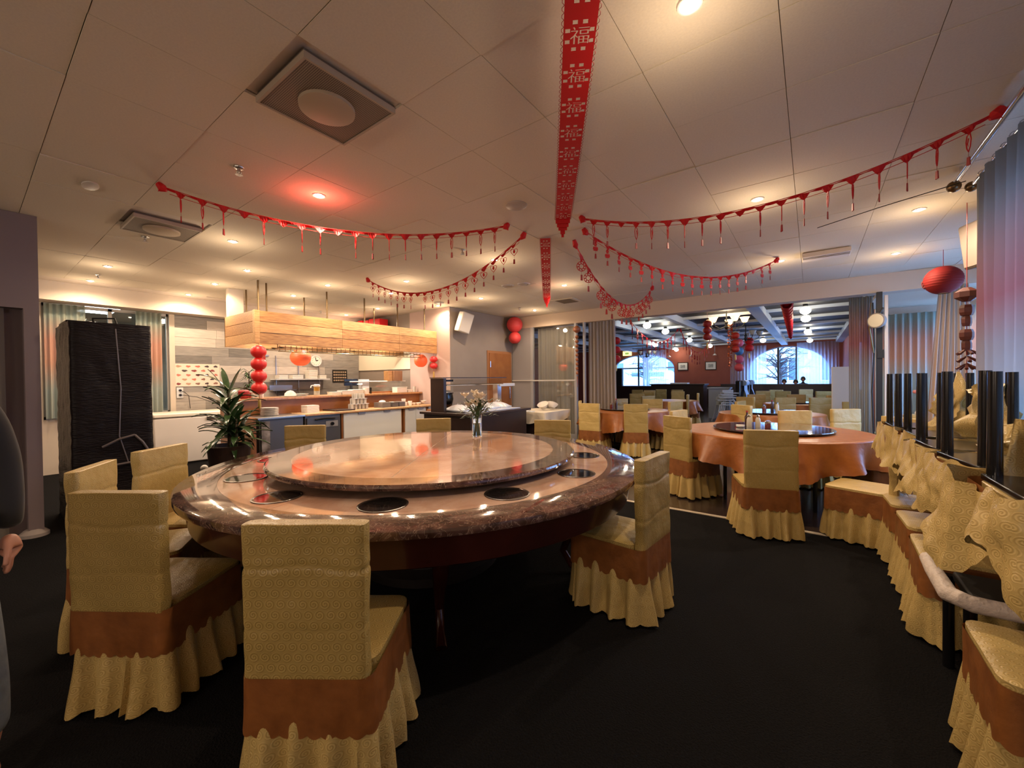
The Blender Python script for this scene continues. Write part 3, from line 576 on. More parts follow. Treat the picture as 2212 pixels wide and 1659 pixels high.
nm = ('nearest', 'second nearest', 'middle', 'fourth', 'farthest')
for k, y in enumerate(STK):
    if k == 1: continue
    chair(.955+.02*math.sin(k*3), y, 180+3*math.sin(k*5), '%s upright gold chair at the bottom of the row of stacked chairs by the curtain' % nm[k], 'upright chairs under the upturned ones', 3)
    u = upturned(11+k, '%s upturned chair, black legs in the air, on the row by the teal curtain' % nm[k]); u.location = (.745+.02*math.cos(k*4), y, .485); u.rotation_euler[2] = PI/2+.07*math.sin(k*7)
# bare black chair with a white wrapped seat rail
t = thing('bare_chair', 'black chair without its cover, white wrapped rail round its seat, between the stacked chairs', 'chair', (.745, 2.72, 0), 0)
for x in (-.20, .20):
    for y in (-.17, .17): MB().cyl(x, y, 0, .46, .022, 12).build('leg', black, t)
B(-.19, .21, -.16, .16, .44, .485).build('seat', blackm, t, bevel=.01)
g = MB(); pts = [(.1, -.19, .475), (-.20, -.19, .475), (-.26, -.14, .48), (-.265, .1, .49), (-.265, .24, .50)]; g.tube(pts, [.032, .034, .036, .033, .030], 14); g.build('wrapped_rail', mat('white_wrap', (.62, .54, .48), .45, bump=1.2, nscale=30), t, smooth=60)
B(.19, .225, -.19, .19, .46, .97).build('backrest', blackm, t, bevel=.01)
u = upturned(31, 'second nearest upturned chair, over the uncovered black chair'); u.location = (.76, 2.74, .49); u.rotation_euler[2] = PI/2+.12
# ================================================================== MARBLE TABLE
TC = (-2.545, 2.30); TZ = .81
t = thing('banquet_table', 'huge round marble banquet table with twelve inset hot plates', 'table', (*TC, 0))
def ring(g, r0, r1, z0, z1, n=96, a0=0, a1=2*PI):
    full = abs(a1-a0-2*PI) < 1e-6; k = n if full else n+1; vs = []
    for i in range(k):
        a = a0+(a1-a0)*i/n; c, s = math.cos(a), math.sin(a); vs += [(r0*c, r0*s, z0), (r1*c, r1*s, z0), (r1*c, r1*s, z1), (r0*c, r0*s, z1)]
    fs = []
    for i in range(n):
        j = (i+1) % k; a, b = 4*i, 4*j; fs += [(a, b, b+1, a+1), (a+1, b+1, b+2, a+2), (a+2, b+2, b+3, a+3), (a+3, b+3, b, a)]
    if not full: fs += [(0, 1, 2, 3), (4*n+3, 4*n+2, 4*n+1, 4*n)]
    return g.add(vs, fs)
g = MB(); g.lathe([(1.40, -.05), (1.63, -.05), (1.648, -.042), (1.652, -.025), (1.648, -.006), (1.636, 0), (1.432, 0), (1.432, -.008), (1.40, -.008)], 128, (0, 0, TZ), cap=False); g.build('marble_rim', mar_dark, t, smooth=30)
for k in range(4):
    a0 = R_(14+90*k); ring(MB(), .6, 1.430, TZ-.03, TZ-.0005, 32, a0+.0012, a0+PI/2-.0012).build('marble_panel', mar_beige, t, smooth=30)
g = MB(); g.lathe([(1.56, TZ-.21), (1.575, TZ-.20), (1.60, TZ-.055), (1.60, TZ-.05), (1.2, TZ-.05)], 128, cap=False); g.build('apron', redw, t, smooth=30)
g = MB(); g.lathe([(.55, 0), (.55, .06), (.48, .10), (.44, .5), (.62, TZ-.21)], 40); g.build('pedestal', mat('pedestal_black', (.01, .006, .005), .5), t)
for k in range(6):
    a = R_(20+60*k); g = MB(); c, s = math.cos(a), math.sin(a); g.tube([(r*c, r*s, z) for r, z in ((1.30, .60), (1.28, .45), (1.16, .30), (1.10, .16), (1.16, .06), (1.24, .012))], [.045, .045, .035, .026, .026, .035], 10); g.build('leg', redw, t)
hp = mat('hot_plate_glass', (.012, .011, .011), .06, coat=.5)
for k in range(12):
    a = R_(-53+30*k); x, y = 1.275*math.cos(a), 1.275*math.sin(a)
    g = MB(); g.lathe([(.128, TZ-.002), (.128, TZ+.0035), (.120, TZ+.004), (.116, TZ+.001)], 40, (x, y, 0), cap=False); p = g.build('hot_plate_ring', mat('plate_ring', (.10, .08, .07), .25, .8), t)
    g = MB(); g.lathe([(.117, TZ-.002), (.117, TZ+.0015)], 40, (x, y, 0)); g.build('hot_plate', hp, p)
LZ = .885
t = thing('turntable', 'large round marble turntable on the banquet table', 'turntable', (*TC, TZ))
g = MB(); g.lathe([(.9, LZ-TZ-.038), (1.165, LZ-TZ-.038), (1.178, LZ-TZ-.03), (1.182, LZ-TZ-.018), (1.178, LZ-TZ-.006), (1.168, LZ-TZ), (1.012, LZ-TZ), (1.012, LZ-TZ-.01), (.9, LZ-TZ-.01)], 128, cap=False); g.build('marble_rim', mar_dark, t, smooth=30)
for k in range(2):
    a0 = R_(-55+180*k); vs = MB(); n = 64; d = .003
    pts = [(1.010*math.cos(a0+PI*i/n), 1.010*math.sin(a0+PI*i/n)) for i in range(n+1)]; off = (-math.sin(a0)*d, math.cos(a0)*d)
    pts = [(p[0]+off[0], p[1]+off[1]) for p in pts]; N = n+1
    vs.add([(p[0], p[1], LZ-TZ-.02) for p in pts]+[(p[0], p[1], LZ-TZ-.0006) for p in pts], [tuple(range(N))[::-1], tuple(range(N, 2*N))]+[(i, (i+1) % N, N+(i+1) % N, N+i) for i in range(N)]); vs.build('marble_panel', mar_beige, t, smooth=30)
g = MB(); g.lathe([(.5, 0.002), (.5, .02), (1.05, .037), (1.12, .038)], 64); g.build('bearing', blackm, t)
B(-1.010, 1.010, -.0028, .0028, .03, LZ-TZ-.0016).build('seam', brass, t, rotz=R_(-55), smooth=0)
# vase of flowers on the turntable
vx, vy = -2.66, 3.02
t = thing('flower_vase', 'glass vase with cream flowers standing on the marble turntable', 'vase', (vx, vy, LZ)); t.scale = (1.22, 1.22, 1.18)
g = MB(); g.lathe([(.038, 0), (.040, .004), (.040, .19), (.037, .19), (.036, .012), (.001, .012)], 28, cap=False); g.build('glass', glass, t)
g = MB(); g.lathe([(.0355, .013), (.0355, .115)], 24); g.build('water', mat('water', (.75, .82, .68), .02, trans=1), t)
rf = random.Random(4); st = MB(); heads = []
for k in range(18):
    a = rf.uniform(0, 2*PI); R0 = rf.uniform(.02, .12); z = rf.uniform(.25, .37)-.2*R0; heads.append((R0*math.cos(a), R0*math.sin(a), z)); st.tube([(.02*math.cos(a+2), .02*math.sin(a+2), .015), (.012*math.cos(a), .012*math.sin(a), .17), heads[-1]], .0025, 5)
st.build('stems', mat('green_stem', (.05, .11, .03), .6), t)
lf = MB()
for k in range(230):
    a = rf.uniform(0, 2*PI); rr = rf.uniform(.01, .13); p = Vector((rr*math.cos(a), rr*math.sin(a), rf.uniform(.17, .30))); d = Vector((math.cos(a), math.sin(a), rf.uniform(-.4, .8))).normalized()*.06; s = d.cross(Vector((0, 0, 1))).normalized()*.009
    lf.add([p, p+d*.5+s, p+d, p+d*.5-s], [(0, 1, 2, 3)])
f = lf.build('leaves', mat('green_leaf', (.03, .06, .02), .5), t); f['kind'] = 'stuff'
for h in heads[:16]:
    g = MB()
    for q in range(6):
        a = 2*PI*q/6+h[0]*9; c = Vector(h); d = Vector((math.cos(a), math.sin(a), .9))*.040; s = Vector((-math.sin(a), math.cos(a), 0))*.022; g.add([c, c+d*.6+s, c+d*1.1, c+d*.6-s, c+d*.5+Vector((0, 0, -.004))], [(0, 1, 2, 3)])
    g.sphere(h, .009, 8, 5); g.build('flower', petal, t, smooth=0)

# ================================================================== ORANGE CLOTHED TABLES
def dining(x, y, R, z, label, clabel, group, lazy, seed, lz_label):
    t = thing('round_table', label, 'table', (x, y, 0), 0, 'round tables under orange cloths')
    MB().lathe([(R-.02, z-.035), (R-.01, z-.02), (R-.012, z-.006)], 48).build('tabletop', redw, t); MB().lathe([(.30, 0), (.28, .04), (.06, .08), (.05, z-.2), (.2, z-.036)], 20).build('pedestal', black, t)
    for k in range(4): a = PI/4+k*PI/2; MB().tube([(.62*R*math.cos(a), .62*R*math.sin(a), z-.04), (.62*R*math.cos(a), .62*R*math.sin(a), 0)], .02, 8).build('leg', black, t)
    n = 200; nf = int(13*R)+2; g = MB(); vs = []; rows = [(0, .6), (0, 1.0), (.006, 1.008), (.02, 1.015)]
    def pt(u, v):
        a = 2*PI*u
        if v <= 0: return None
        drop = .32+.06*math.sin(4*a+seed)+.010*abs(math.sin(PI*u*70)); f = math.sin(nf*a+2*noise.noise(Vector((math.cos(a)*1.5, math.sin(a)*1.5, seed))))
        r = R*1.012+v*(.03+.075*f*(.6+.4*v))+.02*v; return (r*math.cos(a), r*math.sin(a), z-.012-drop*v)
    g.lathe([(.002, z+.001), (R*.5, z+.001), (R*.97, z+.001), (R*1.002, z-.003), (R*1.010, z-.012)], n, cap=False)
    g.grid(pt_ := (lambda u, v: pt(u, max(v, 1e-5))), n, 10, True)
    tag(g.build('tablecloth', orange, loc=(x, y, 0), smooth=70), clabel, 'tablecloth', 'orange tablecloths')
    if lazy:
        t = thing('glass_turntable', lz_label, 'turntable', (x, y, z), 0, 'glass turntables'); MB().lathe([(.12, .002), (.12, .022)], 24).build('bearing', steel, t)
        g = MB(); g.lathe([(lazy, .022), (lazy+.004, .028), (lazy, .034)], 64); g.build('disc', mat('smoked_glass', (.03, .035, .04), .03, coat=.8), t)
def bottle(x, y, z, label, kind=0, group=None):
    t = thing('condiment', label, 'condiment', (x, y, z), 0, group)
    if kind == 0: MB().lathe([(.032, 0), (.034, .01), (.034, .05), (.026, .06)], 16).build('jar', mat('soy_red', (.12, .02, .015), .1), t); MB().lathe([(.034, .06), (.034, .075), (.02, .09)], 16).build('lid', chrome, t)
    elif kind == 1: MB().lathe([(.028, 0), (.030, .01), (.028, .09), (.016, .12)], 16).build('shaker', mat('frosted', (.5, .45, .36), .2), t); MB().lathe([(.018, .12), (.018, .14), (.008, .15)], 12).build('cap', chrome, t)
    elif kind == 2: MB().lathe([(.024, 0), (.026, .01), (.026, .11), (.010, .14), (.010, .165)], 14).build('bottle', mat('soy_dark', (.03, .010, .008), .1), t); MB().lathe([(.013, .165), (.013, .185)], 12).build('cap', redd, t)
    else: MB().lathe([(.03, 0), (.045, .01), (.05, .03), (.047, .03), (.03, .012)], 18).build('dish', whitep, t)
dining(-.40, 5.80, .98, .80, 'round table under the near orange cloth', 'orange satin cloth hanging in folds from the nearest round table', '', .62, 1.0, 'smoked glass turntable on the nearest orange table')
dining(-3.10, 8.10, .86, .80, 'round table under the orange cloth left of the middle', 'orange cloth on the left table before the grey curtain', '', .5, 2.2, 'glass turntable on the left orange table')
dining(-.60, 8.55, .80, .80, 'second round table behind the nearest orange one', 'orange cloth on the second table, half hidden by chair backs', '', .55, 3.1, 'glass turntable reflecting the blue windows on the second table')
dining(-.30, 12.2, .70, .78, 'third round table farther into the bar', 'dark orange cloth on the third table in the bar', '', .4, 4.0, 'glass turntable on the third table in the bar')
dining(-3.3, 12.4, .70, .78, 'round table in the bar left of the counter', 'orange cloth on the table left of the dark counter', '', 0, 5.0, '')
bottle(-.62, 5.75, .834, 'glass shaker on the nearest glass turntable, left of the sauce jar', 1); bottle(-.53, 5.78, .834, 'small clear shaker beside the taller one on the nearest glass turntable', 1)
bottle(-.42, 5.70, .834, 'red sauce jar with chrome lid on the nearest glass turntable', 0); bottle(-.66, 5.90, .834, 'dark soy bottle behind the shakers on the nearest turntable', 2)
bottle(-.70, 5.62, .834, 'small white dish on the nearest glass turntable', 3)
bottle(-.58, 8.75, .834, 'dark sauce bottle on the second glass turntable', 2); bottle(-.70, 8.72, .834, 'sauce jar left of the bottle on the second turntable', 0); bottle(-.50, 8.72, .834, 'shaker right of the bottle on the second turntable', 1)
bottle(-3.3, 8.15, .834, 'dark sauce bottle on the left orange table', 2); bottle(-3.38, 8.1, .834, 'sauce jar beside the bottle on the left orange table', 0); bottle(-2.9, 8.0, .834, 'white dish on the left orange table', 3)

# ================================================================== KITCHEN
# grey board cladding, board by board
clad = struct(B(-9.82, -9.805, 2.36, 6.36, .0, 2.755).build('wall_cladding', mat('cladding_back', (.12, .11, .10), .8), smooth=0))
rb = random.Random(12); z = .02; row = 0
while z < 2.74:
    h = min(.178, 2.745-z); y = 2.44
    while y < 6.35:
        L = min(rb.uniform(.45, 1.15), 6.355-y); 
        if 6.355-y-L < .2: L = 6.355-y
        d_ = rb.uniform(0, .004); B(-9.805, -9.787+d_, y+.0015, y+L-.0015, z+.0015, z+h-.0015).build('board', greyw[rb.choice((0, 1, 1, 2, 2, 3))], clad, smooth=0); y += L
    z += .178; row += 1
B(-9.805, -9.77, 2.36, 2.44, 0, 2.75).build('corner_board', wallw, clad, smooth=0)
# hood
HX0, HX1, HY0, HY1, HZ0, HZ1 = -7.94, -6.76, 2.65, 6.35, 2.04, 2.54
t = thing('wooden_hood', 'long box hood of pine boards hanging over the kitchen counter', 'hood', (0, 0, 0))
B(HX0+.03, HX1-.03, HY0+.03, HY1-.01, HZ1-.05, HZ1-.03).build('inner_top', darkw, t, smooth=0)
hh = (HZ1-HZ0)/3
for r in range(3):
    y = HY0+.07
    for L in (1.35, 1.25, 1.03) if r != 1 else (1.35, 1.25, 1.03):
        B(HX1-.02, HX1+.004*(r % 2), y+.002, y+L-.002, HZ0+hh*r+.004, HZ0+hh*(r+1)-.003).build('board', pine[(r*2+int(y*3)) % 3], t, smooth=0); y += L
    B(HX0, HX1-.07, HY0, HY0+.02, HZ0+hh*r+.004, HZ0+hh*(r+1)-.003).build('board', pine[(r+1) % 3], t, smooth=0)
    B(HX0, HX0+.02, HY0, HY1, HZ0+hh*r+.001, HZ0+hh*(r+1)-.001).build('board', pine[r], t, smooth=0)
B(HX1-.07, HX1+.006, HY0-.004, HY0+.07, HZ0, HZ1+.004).build('corner_post', pine[1], t, bevel=.003)
for x, y in ((-7.90, 2.97), (-7.0, 2.80), (-7.12, 2.97), (-6.99, 3.92), (-6.99, 4.68), (-6.99, 5.46), (-6.99, 6.2), (-7.8, 3.92), (-7.8, 5.46)): MB().cyl(x, y, HZ1-.05, CEIL, .014, 8).build('rod', brass, t)
B(HX0-.12, HX0-.02, 2.72, 2.95, HZ1-.3, CEIL).build('duct', wallw, t, smooth=0)
# rack rails for glasses under the hood
B(HX1-.035, HX1-.022, HY0+.03, HY1-.01, HZ0+.002, HZ1-.03).build('leak_block', darkw, t, smooth=0)  # unseen board added to stop hood lamps leaking through the board gaps
t = thing('glass_rack', 'brass glass rack with many thin bars under the wooden hood', 'rack')
for x in (-7.60, -7.35, -7.05, -6.80): MB().tube([(x, 3.0, 2.0), (x, 5.9, 2.0)], .007, 6).build('rail', brass, t)
for k in range(34): y = 3.02+.087*k; MB().tube([(-6.80, y, 2.03), (-6.80, y, 1.935)], .005, 5).build('bar', brass, t); 
MB().tube([(-6.80, 3.0, 1.935), (-6.80, 5.9, 1.935)], .008, 6).build('rail', brass, t)
for y in (3.1, 4.4, 5.8): MB().tube([(-7.05, y, 2.0), (-7.05, y, 2.5)], .006, 6).build('hanger', brass, t); MB().tube([(-7.6, y, 2.0), (-6.80, y, 2.0)], .006, 6).build('rail', brass, t)
for y in (3.9, 4.9, 5.7): lamp('SPOT', (-7.45, y, 2.40), 62, (1, .84, .66), .05, 165)
lamp('SPOT', (-7.45, 3.1, 2.42), 45, (1, .84, .66), .05, 165)
lamp('SPOT', (1.5, 9.7, 2.76), 40, WARM, .03, 160)
for k, y in enumerate((3.9, 4.9, 5.7)):
    g = MB(); g.lathe([(.035, 0), (.045, -.03), (.04, -.035)], 16, (-7.45, y, HZ1-.055)); g.sphere((-7.45, y, HZ1-.09), .028, 12, 8); tag(g.build('hood_lamp', mat('warm_bulb', (1, 1, 1), emit=(1, .82, .6), es=25)), ('left', 'middle', 'right')[k]+' glowing lamp under the wooden hood', 'light')
# bar counter: high ledge behind, low units in front
t = thing('bar_counter', 'orange wood bar counter with a high serving ledge', 'counter', (0, 0, 0))
B(-7.55, -7.38, 2.68, 6.36, .0, 1.145).build('front_panel', orangew, t, smooth=0); B(-7.98, -7.28, 2.62, 6.365, 1.145, 1.18).build('ledge', mat('ledge_wood', (.55, .28, .11), .3, noise_=(.40, .18, .07), nscale=5, stretch=(1, 6, 1), coat=.2), t, bevel=.004)
B(-8.3, -7.55, 2.68, 2.74, 0, 1.0).build('end_panel', orangew, t, smooth=0); B(-8.3, -7.55, 2.70, 6.36, .88, .92).build('work_top', steel, t, smooth=0); B(-7.38, -6.80, 2.60, 2.66, 0, .90).build('end_panel', orangew, t, smooth=0)
t = thing('undercounter_fridge', 'grey steel undercounter fridge at the left end of the bar counter', 'fridge', (0, 0, 0))
B(-7.37, -6.80, 2.70, 3.37, .06, .87).build('body', greysteel, t, bevel=.004); B(-6.80, -6.77, 2.72, 3.35, .10, .85).build('door', mat('dark_steel_door', (.11, .11, .12), .4, .5), t, bevel=.004); B(-6.772, -6.765, 2.72, 2.84, .12, .84).build('vent_plate', mat('scuffed_plate', (.36, .32, .30), .6, noise_=(.08, .06, .05), nscale=9), t, smooth=0)
t = thing('dishwasher', 'dark grey dishwasher with a round dial right of the steel fridge', 'dishwasher', (0, 0, 0))
B(-7.37, -6.80, 3.40, 4.03, .06, .87).build('body', greysteel, t, bevel=.004); B(-6.80, -6.765, 3.42, 4.01, .10, .83).build('door', mat('graphite', (.09, .09, .10), .35, .3), t, bevel=.004); MB().tube([(-6.75, 3.55, .80), (-6.735, 3.7, .81), (-6.75, 3.9, .80)], .012, 8).build('handle', black, t)
B(-6.766, -6.758, 3.74, 3.96, .66, .76).build('control_panel', mat('panel_grey', (.25, .24, .24), .4), t, smooth=0); g = MB(); g.M = Matrix.Translation((-6.745, 3.85, .71)) @ Matrix.Rotation(PI/2, 4, 'Y'); g.lathe([(.03, -.015), (.028, .015)], 18); g.build('dial', black, t)
for k, (y0, y1, nd, lb) in enumerate(((4.08, 5.36, 1, 'wide white drawer unit with two clip handles below the glasses'), (5.46, 6.02, 2, 'white two-door cupboard right of the wide white unit'), (6.09, 6.32, 1, 'white cupboard at the right end beside the dark buffet post'))):
    t = thing('white_cupboard', lb, 'cupboard', (0, 0, 0), 0, 'white cupboards under the counter'); B(-7.37, -6.80, y0-.03, y1+.03, .04, .87).build('body', orangew, t, smooth=0)
    for q in range(nd): a = y0+(y1-y0)*q/nd; b = y0+(y1-y0)*(q+1)/nd; B(-6.80, -6.775, a+.004, b-.004, .08, .86).build('door', white, t, bevel=.002)
    for q in range(2): yy = y0+(y1-y0)*(.28+.44*q); B(-6.775, -6.755, yy-.075, yy+.075, .835, .868).build('handle', mat('clip_handle', (.30, .30, .34), .35, .6), t, smooth=0)
tag(B(-7.38, -6.74, 2.66, 3.38, .872, .90).build('steel_worktop', steel, bevel=.003), 'steel worktop over the fridge carrying plate stacks', 'worktop')
tag(B(-7.38, -6.74, 3.385, 6.34, .872, .905).build('wood_worktop', mat('oak_top', (.55, .33, .16), .4, noise_=(.42, .22, .10), nscale=6, stretch=(1, 5, 1)), bevel=.003), 'light wood worktop over the white cupboards', 'worktop')
def plates(x, y, z, n, r, label, round_=True):
    for k in range(n):
        if round_: g = MB(); g.lathe([(r*.55, 0), (r*.6, .003), (r, .012), (r, .016), (r*.6, .006), (.001, .005)], 26, cap=False); g.add([(0, 0, 0)], [])
        else: g = B(-r, r, -r, r, 0, .016)
        lb = ('bottom ' if k == 0 else 'topmost ' if k == n-1 else '')+label; q = g.build('plate', whitep, loc=(x+rb.uniform(-.004, .004), y+rb.uniform(-.004, .004), z+.0145*k if round_ else z+.019*k)); tag(q, lb, 'plate', lb)
plates(-7.10, 2.98, .90, 9, .13, 'white round plate in the stack on the steel worktop'); plates(-7.05, 3.62, .905, 7, .105, 'white square plate in the stack over the dishwasher', False)
plates(-7.62, 3.75, 1.18, 3, .12, 'white plate lying on the high ledge beside the juice jug')
def cupv(x, y, z, r, h, m_, name, label, cat, r2=None, group=None):
    g = MB(); r2 = r2 or r; g.lathe([(r*.9, 0), (r, .003), (r2, h), (r2-.003, h), (r-.004, .006), (.001, .006)], 20, cap=False); o = g.build(name, m_, loc=(x, y, z)); return tag(o, label, cat, group)
k = 0
for L in range(3):
    for i in range(5-L):
        for j in range(2):
            t = cupv(-7.12+.075*j, 4.42+.078*i+.039*L, .905+.10*L if L == 0 else .905+.105*L, .030, .095, mat('tumbler_glass', (.80, .76, .70), .12, trans=.45) if 'tg' not in MATS else MATS['tg'], 'glass_tumbler', 'glass tumbler in the %s tier of the stack on the wood worktop, %s row' % (('bottom', 'middle', 'top')[L], ('back', 'front')[j]), 'glass', .034, 'stacked tumblers, %s tier %s row' % (('bottom', 'middle', 'top')[L], ('back', 'front')[j]))
            MATS['tg'] = t.data.materials[0]
for L in (1, 2): tag(B(-7.17, -6.99, 4.38+.04*L, 4.80-.04*L, .903+.105*L-.004, .904+.105*L).build('glass_divider', white, smooth=0), ('lower', 'upper')[L-1]+' thin sheet between the tumbler rows', 'sheet')
tag(B(-7.3, -6.85, 3.98, 4.36, .905, .93).build('serving_tray', darkw, bevel=.004), 'flat dark wooden tray left of the stacked tumblers', 'tray')
t = thing('cutlery_box', 'open dark box with a white ladle on the worktop', 'box', (-7.05, 5.10, .905)); B(-.14, .14, -.10, .10, 0, .10).build('box', mat('box_grey', (.14, .12, .11), .6), t, smooth=0); g = MB(); g.sphere((0, 0, .115), .07, 16, 8, .45); g.build('ladle', whitep, t)
for k in range(2): t = thing('steel_container', ('left', 'right')[k]+' of two steel lidded containers on the worktop', 'container', (-7.05, 5.33+.17*k, .905), 0, 'steel containers'); B(-.13, .13, -.075, .075, 0, .09).build('box', greysteel, t, smooth=0); B(-.135, .135, -.078, .078, .09, .105).build('lid', steel, t, bevel=.004)
for k, (x, y, h) in enumerate(((-7.1, 5.68, .15), (-7.0, 5.77, .10), (-7.02, 5.66, .08))): cupv(x, y, .905, .038, h, whitep, 'paper_cup', ('tall cream cup', 'middle cream cup', 'short cream cup')[k]+' on the right of the worktop', 'cup', .046)
for k in range(5): cupv(-7.06+.05*(k % 2), 5.92+.085*k*.9, .905 if k < 3 else .945, .028, .05, whitep, 'rice_bowl', 'small white bowl at the right end of the wood worktop', 'bowl', .052, 'small bowls on the worktop')
LG = 1.18
t = thing('pump_bottle', 'white pump bottle on the left of the high ledge', 'bottle', (-7.5, 3.02, LG)); MB().lathe([(.034, 0), (.036, .01), (.036, .13), (.015, .16)], 18).build('bottle', mat('soft_pink', (.75, .66, .6), .3), t); g = MB(); g.cyl(0, 0, .16, .20, .008, 8); g.tube([(0, 0, .20), (0, .045, .198)], .006, 6); g.build('pump', whitep, t)
for k in range(3): cupv(-7.42-.05*k, 2.86+.03*k, LG, .022, .09, MATS['tg'], 'small_glass', 'small drinking glass beside the pump bottle on the ledge', 'glass', .026, 'small glasses by the pump bottle')
t = thing('white_dome', 'white bowl turned over on a flat plate on the ledge', 'bowl', (-7.55, 3.52, LG)); MB().lathe([(.16, 0), (.19, .012), (.15, .010)], 26).build('plate', whitep, t); g = MB(); g.lathe([(.10, .012), (.09, .06), (.05, .10), (.005, .115)], 24); g.build('bowl', whitep, t)
t = thing('juice_jug', 'glass jug of orange juice with a white lid on the ledge', 'jug', (-7.5, 3.98, LG)); g = MB(); g.lathe([(.052, 0), (.055, .01), (.058, .17), (.055, .17), (.052, .012), (.001, .012)], 24, cap=False); g.build('jug', sgl, t); MB().lathe([(.051, .09), (.053, .165)], 20).build('juice', mat('orange_juice', (.75, .38, .03), .3), t); MB().lathe([(.051, .013), (.052, .09)], 20).build('ice', mat('ice', (.7, .68, .6), .2), t)
g = MB(); g.lathe([(.058, .17), (.06, .20), (.04, .215)], 20); g.tube([(0, -.05, .20), (0, -.10, .19), (0, -.115, .15)], .010, 6); g.build('lid', whitep, t)
for k, (y, w_, h, lb) in enumerate(((4.32, .10, .05, 'flat clear lunch box'), (4.55, .12, .07, 'first clear food box'), (4.78, .12, .085, 'second clear food box'), (5.88, .14, .11, 'white foam box'), (6.10, .06, .05, 'small white tub'))):
    t = thing('food_box', lb+' on the high ledge', 'box', (-7.48, y, LG), 0, 'boxes on the ledge'); B(-.09, .09, -w_, w_, 0, h).build('box', mat('cloudy_plastic', (.70, .68, .60), .25) if k < 3 else whitep, t, bevel=.008); B(-.095, .095, -w_-.005, w_+.005, h, h+.012).build('lid', whitep, t, bevel=.004)
cupv(-7.42, 4.98, LG, .05, .12, whitep, 'white_beaker', 'white beaker left of the glass food display', 'cup', .06); cupv(-7.44, 5.10, LG, .022, .13, black, 'black_mill', 'slim black mill beside the white beaker', 'mill')
cupv(-7.45, 6.27, LG, .035, .13, MATS['tg'], 'tall_glass', 'tall glass at the right end of the ledge', 'glass', .04)
t = thing('sushi_display', 'low glass food display case on the kitchen side of the ledge', 'display case', (-7.80, 5.55, LG)); B(-.17, .17, -.72, .72, 0, .03).build('base', orangew, t, smooth=0)
g = MB(); g.grid(lambda u, v: (.165-.14*(1-math.cos(v*PI/2)), -.70+1.40*u, .03+.22*math.sin(v*PI/2)), 1, 12); g.build('curved_glass', sgl, t)
for y in (-.70, .70): g = MB(); g.add([(-.16, y, .03), (.165, y, .03), (.145, y, .15), (.02, y, .25), (-.16, y, .25)], [(0, 1, 2, 3, 4)]); g.build('side_glass', sgl, t)
MB().tube([(.03, -.72, .255), (.03, .72, .255)], .012, 8).build('tube_lamp', mat('cool_tube', (.8, .85, .85), .2), t); B(-.165, -.155, -.7, .7, .03, .25).build('back_glass', sgl, t, smooth=0)
t = thing('wooden_crate', 'upright pair of wooden serving boards on the glass display', 'board', (-7.78, 5.93, LG+.26)); B(-.10, .06, -.18, -.06, 0, .23).build('board', pine[0], t, bevel=.006); B(-.10, .10, -.05, .19, 0, .235).build('board', mat('walnut_block', (.30, .15, .07), .5, noise_=(.20, .09, .04), nscale=4, stretch=(1, 8, 1)), t, bevel=.006)
t = thing('table_screen', 'black monitor standing behind the ledge before the cream panel', 'monitor', (-7.90, 4.94, LG)); B(-.012, .012, -.16, .16, .17, .31).build('screen', black, t, bevel=.004); B(-.02, .02, -.02, .02, .0, .17).build('stand', black, t, smooth=0); B(-.06, .06, -.08, .08, 0, .01).build('foot', black, t, smooth=0)
t = thing('white_printer', 'small white printer right of the black monitor', 'printer', (-7.86, 5.22, LG+.0)); B(-.07, .07, -.09, .09, 0.0, .30).build('body', white, t, bevel=.01)
# on the board wall
def poster():
    t = thing('menu_poster', 'wide white poster with rows of small red and brown dishes', 'poster', (-9.775, 2.79, 1.60)); B(-.006, .0, -.37, .37, -.22, .22).build('sheet', mat('poster_paper', (.74, .62, .52), .6), t, smooth=0)
    dish = [mat('print_%s' % n_, c, .6) for n_, c in (('maroon', (.22, .04, .04)), ('salmon', (.50, .16, .12)), ('brown', (.25, .12, .08)), ('tan', (.45, .27, .18)), ('dark', (.07, .05, .05)))]
    for r in range(5):
        for c in range(5 if r % 2 == 0 else 6):
            y = -.30+.15*c-(.0 if r % 2 == 0 else .06); z = .17-.085*r
            if abs(y) > .35: continue
            g = MB(); rx = rb.uniform(.034, .045); n = 14; g.add([(.001, y+rx*math.cos(2*PI*i/n)*(1+.25*math.sin(3*i+r)), z+.021*math.sin(2*PI*i/n)*(1+.3*math.cos(5*i+c))) for i in range(n)], [tuple(range(n))]); g.build('dish_print', dish[(r*3+c*2+int(rx*900)) % 5], t, smooth=0)
    return t
poster()
t = thing('wall_clock', 'round white wall clock behind the orange lantern', 'clock', (-9.76, 5.17, 1.95)); g = MB(); g.M = Matrix.Rotation(PI/2, 4, 'Y'); g.lathe([(.135, -.02), (.135, .02), (.118, .02), (.115, .008), (.001, .008)], 36, cap=False); g.build('case', white, t)
g = MB(); g.M = Matrix.Rotation(PI/2, 4, 'Y'); g.lathe([(.114, .0), (.114, .009)], 32); g.build('face', whitep, t)
for a, L, w_ in ((100, .085, .008), (15, .055, .011)): g = MB(); c, s = math.cos(R_(a)), math.sin(R_(a)); g.add([(.012, -s*w_, c*w_), (.012, s*w_, -c*w_), (.012, c*L+s*w_, s*L-c*w_), (.012, c*L-s*w_, s*L+c*w_)], [(0, 1, 2, 3)]); g.build('hand', black, t, smooth=0)
for k in range(12): a = k*PI/6; g = MB(); g.M = Matrix.Translation((.011, .095*math.cos(a), .095*math.sin(a))) @ Matrix.Rotation(a, 4, 'X'); g.box(-.001, .001, -.010, .010, -.003, .003); g.build('hour_mark', black, t, smooth=0)
t = thing('menu_board', 'small black board with a grid of pale photos on the board wall', 'board', (-9.77, 5.80, 1.58)); B(-.012, .0, -.20, .20, -.16, .16).build('panel', black, t, smooth=0)
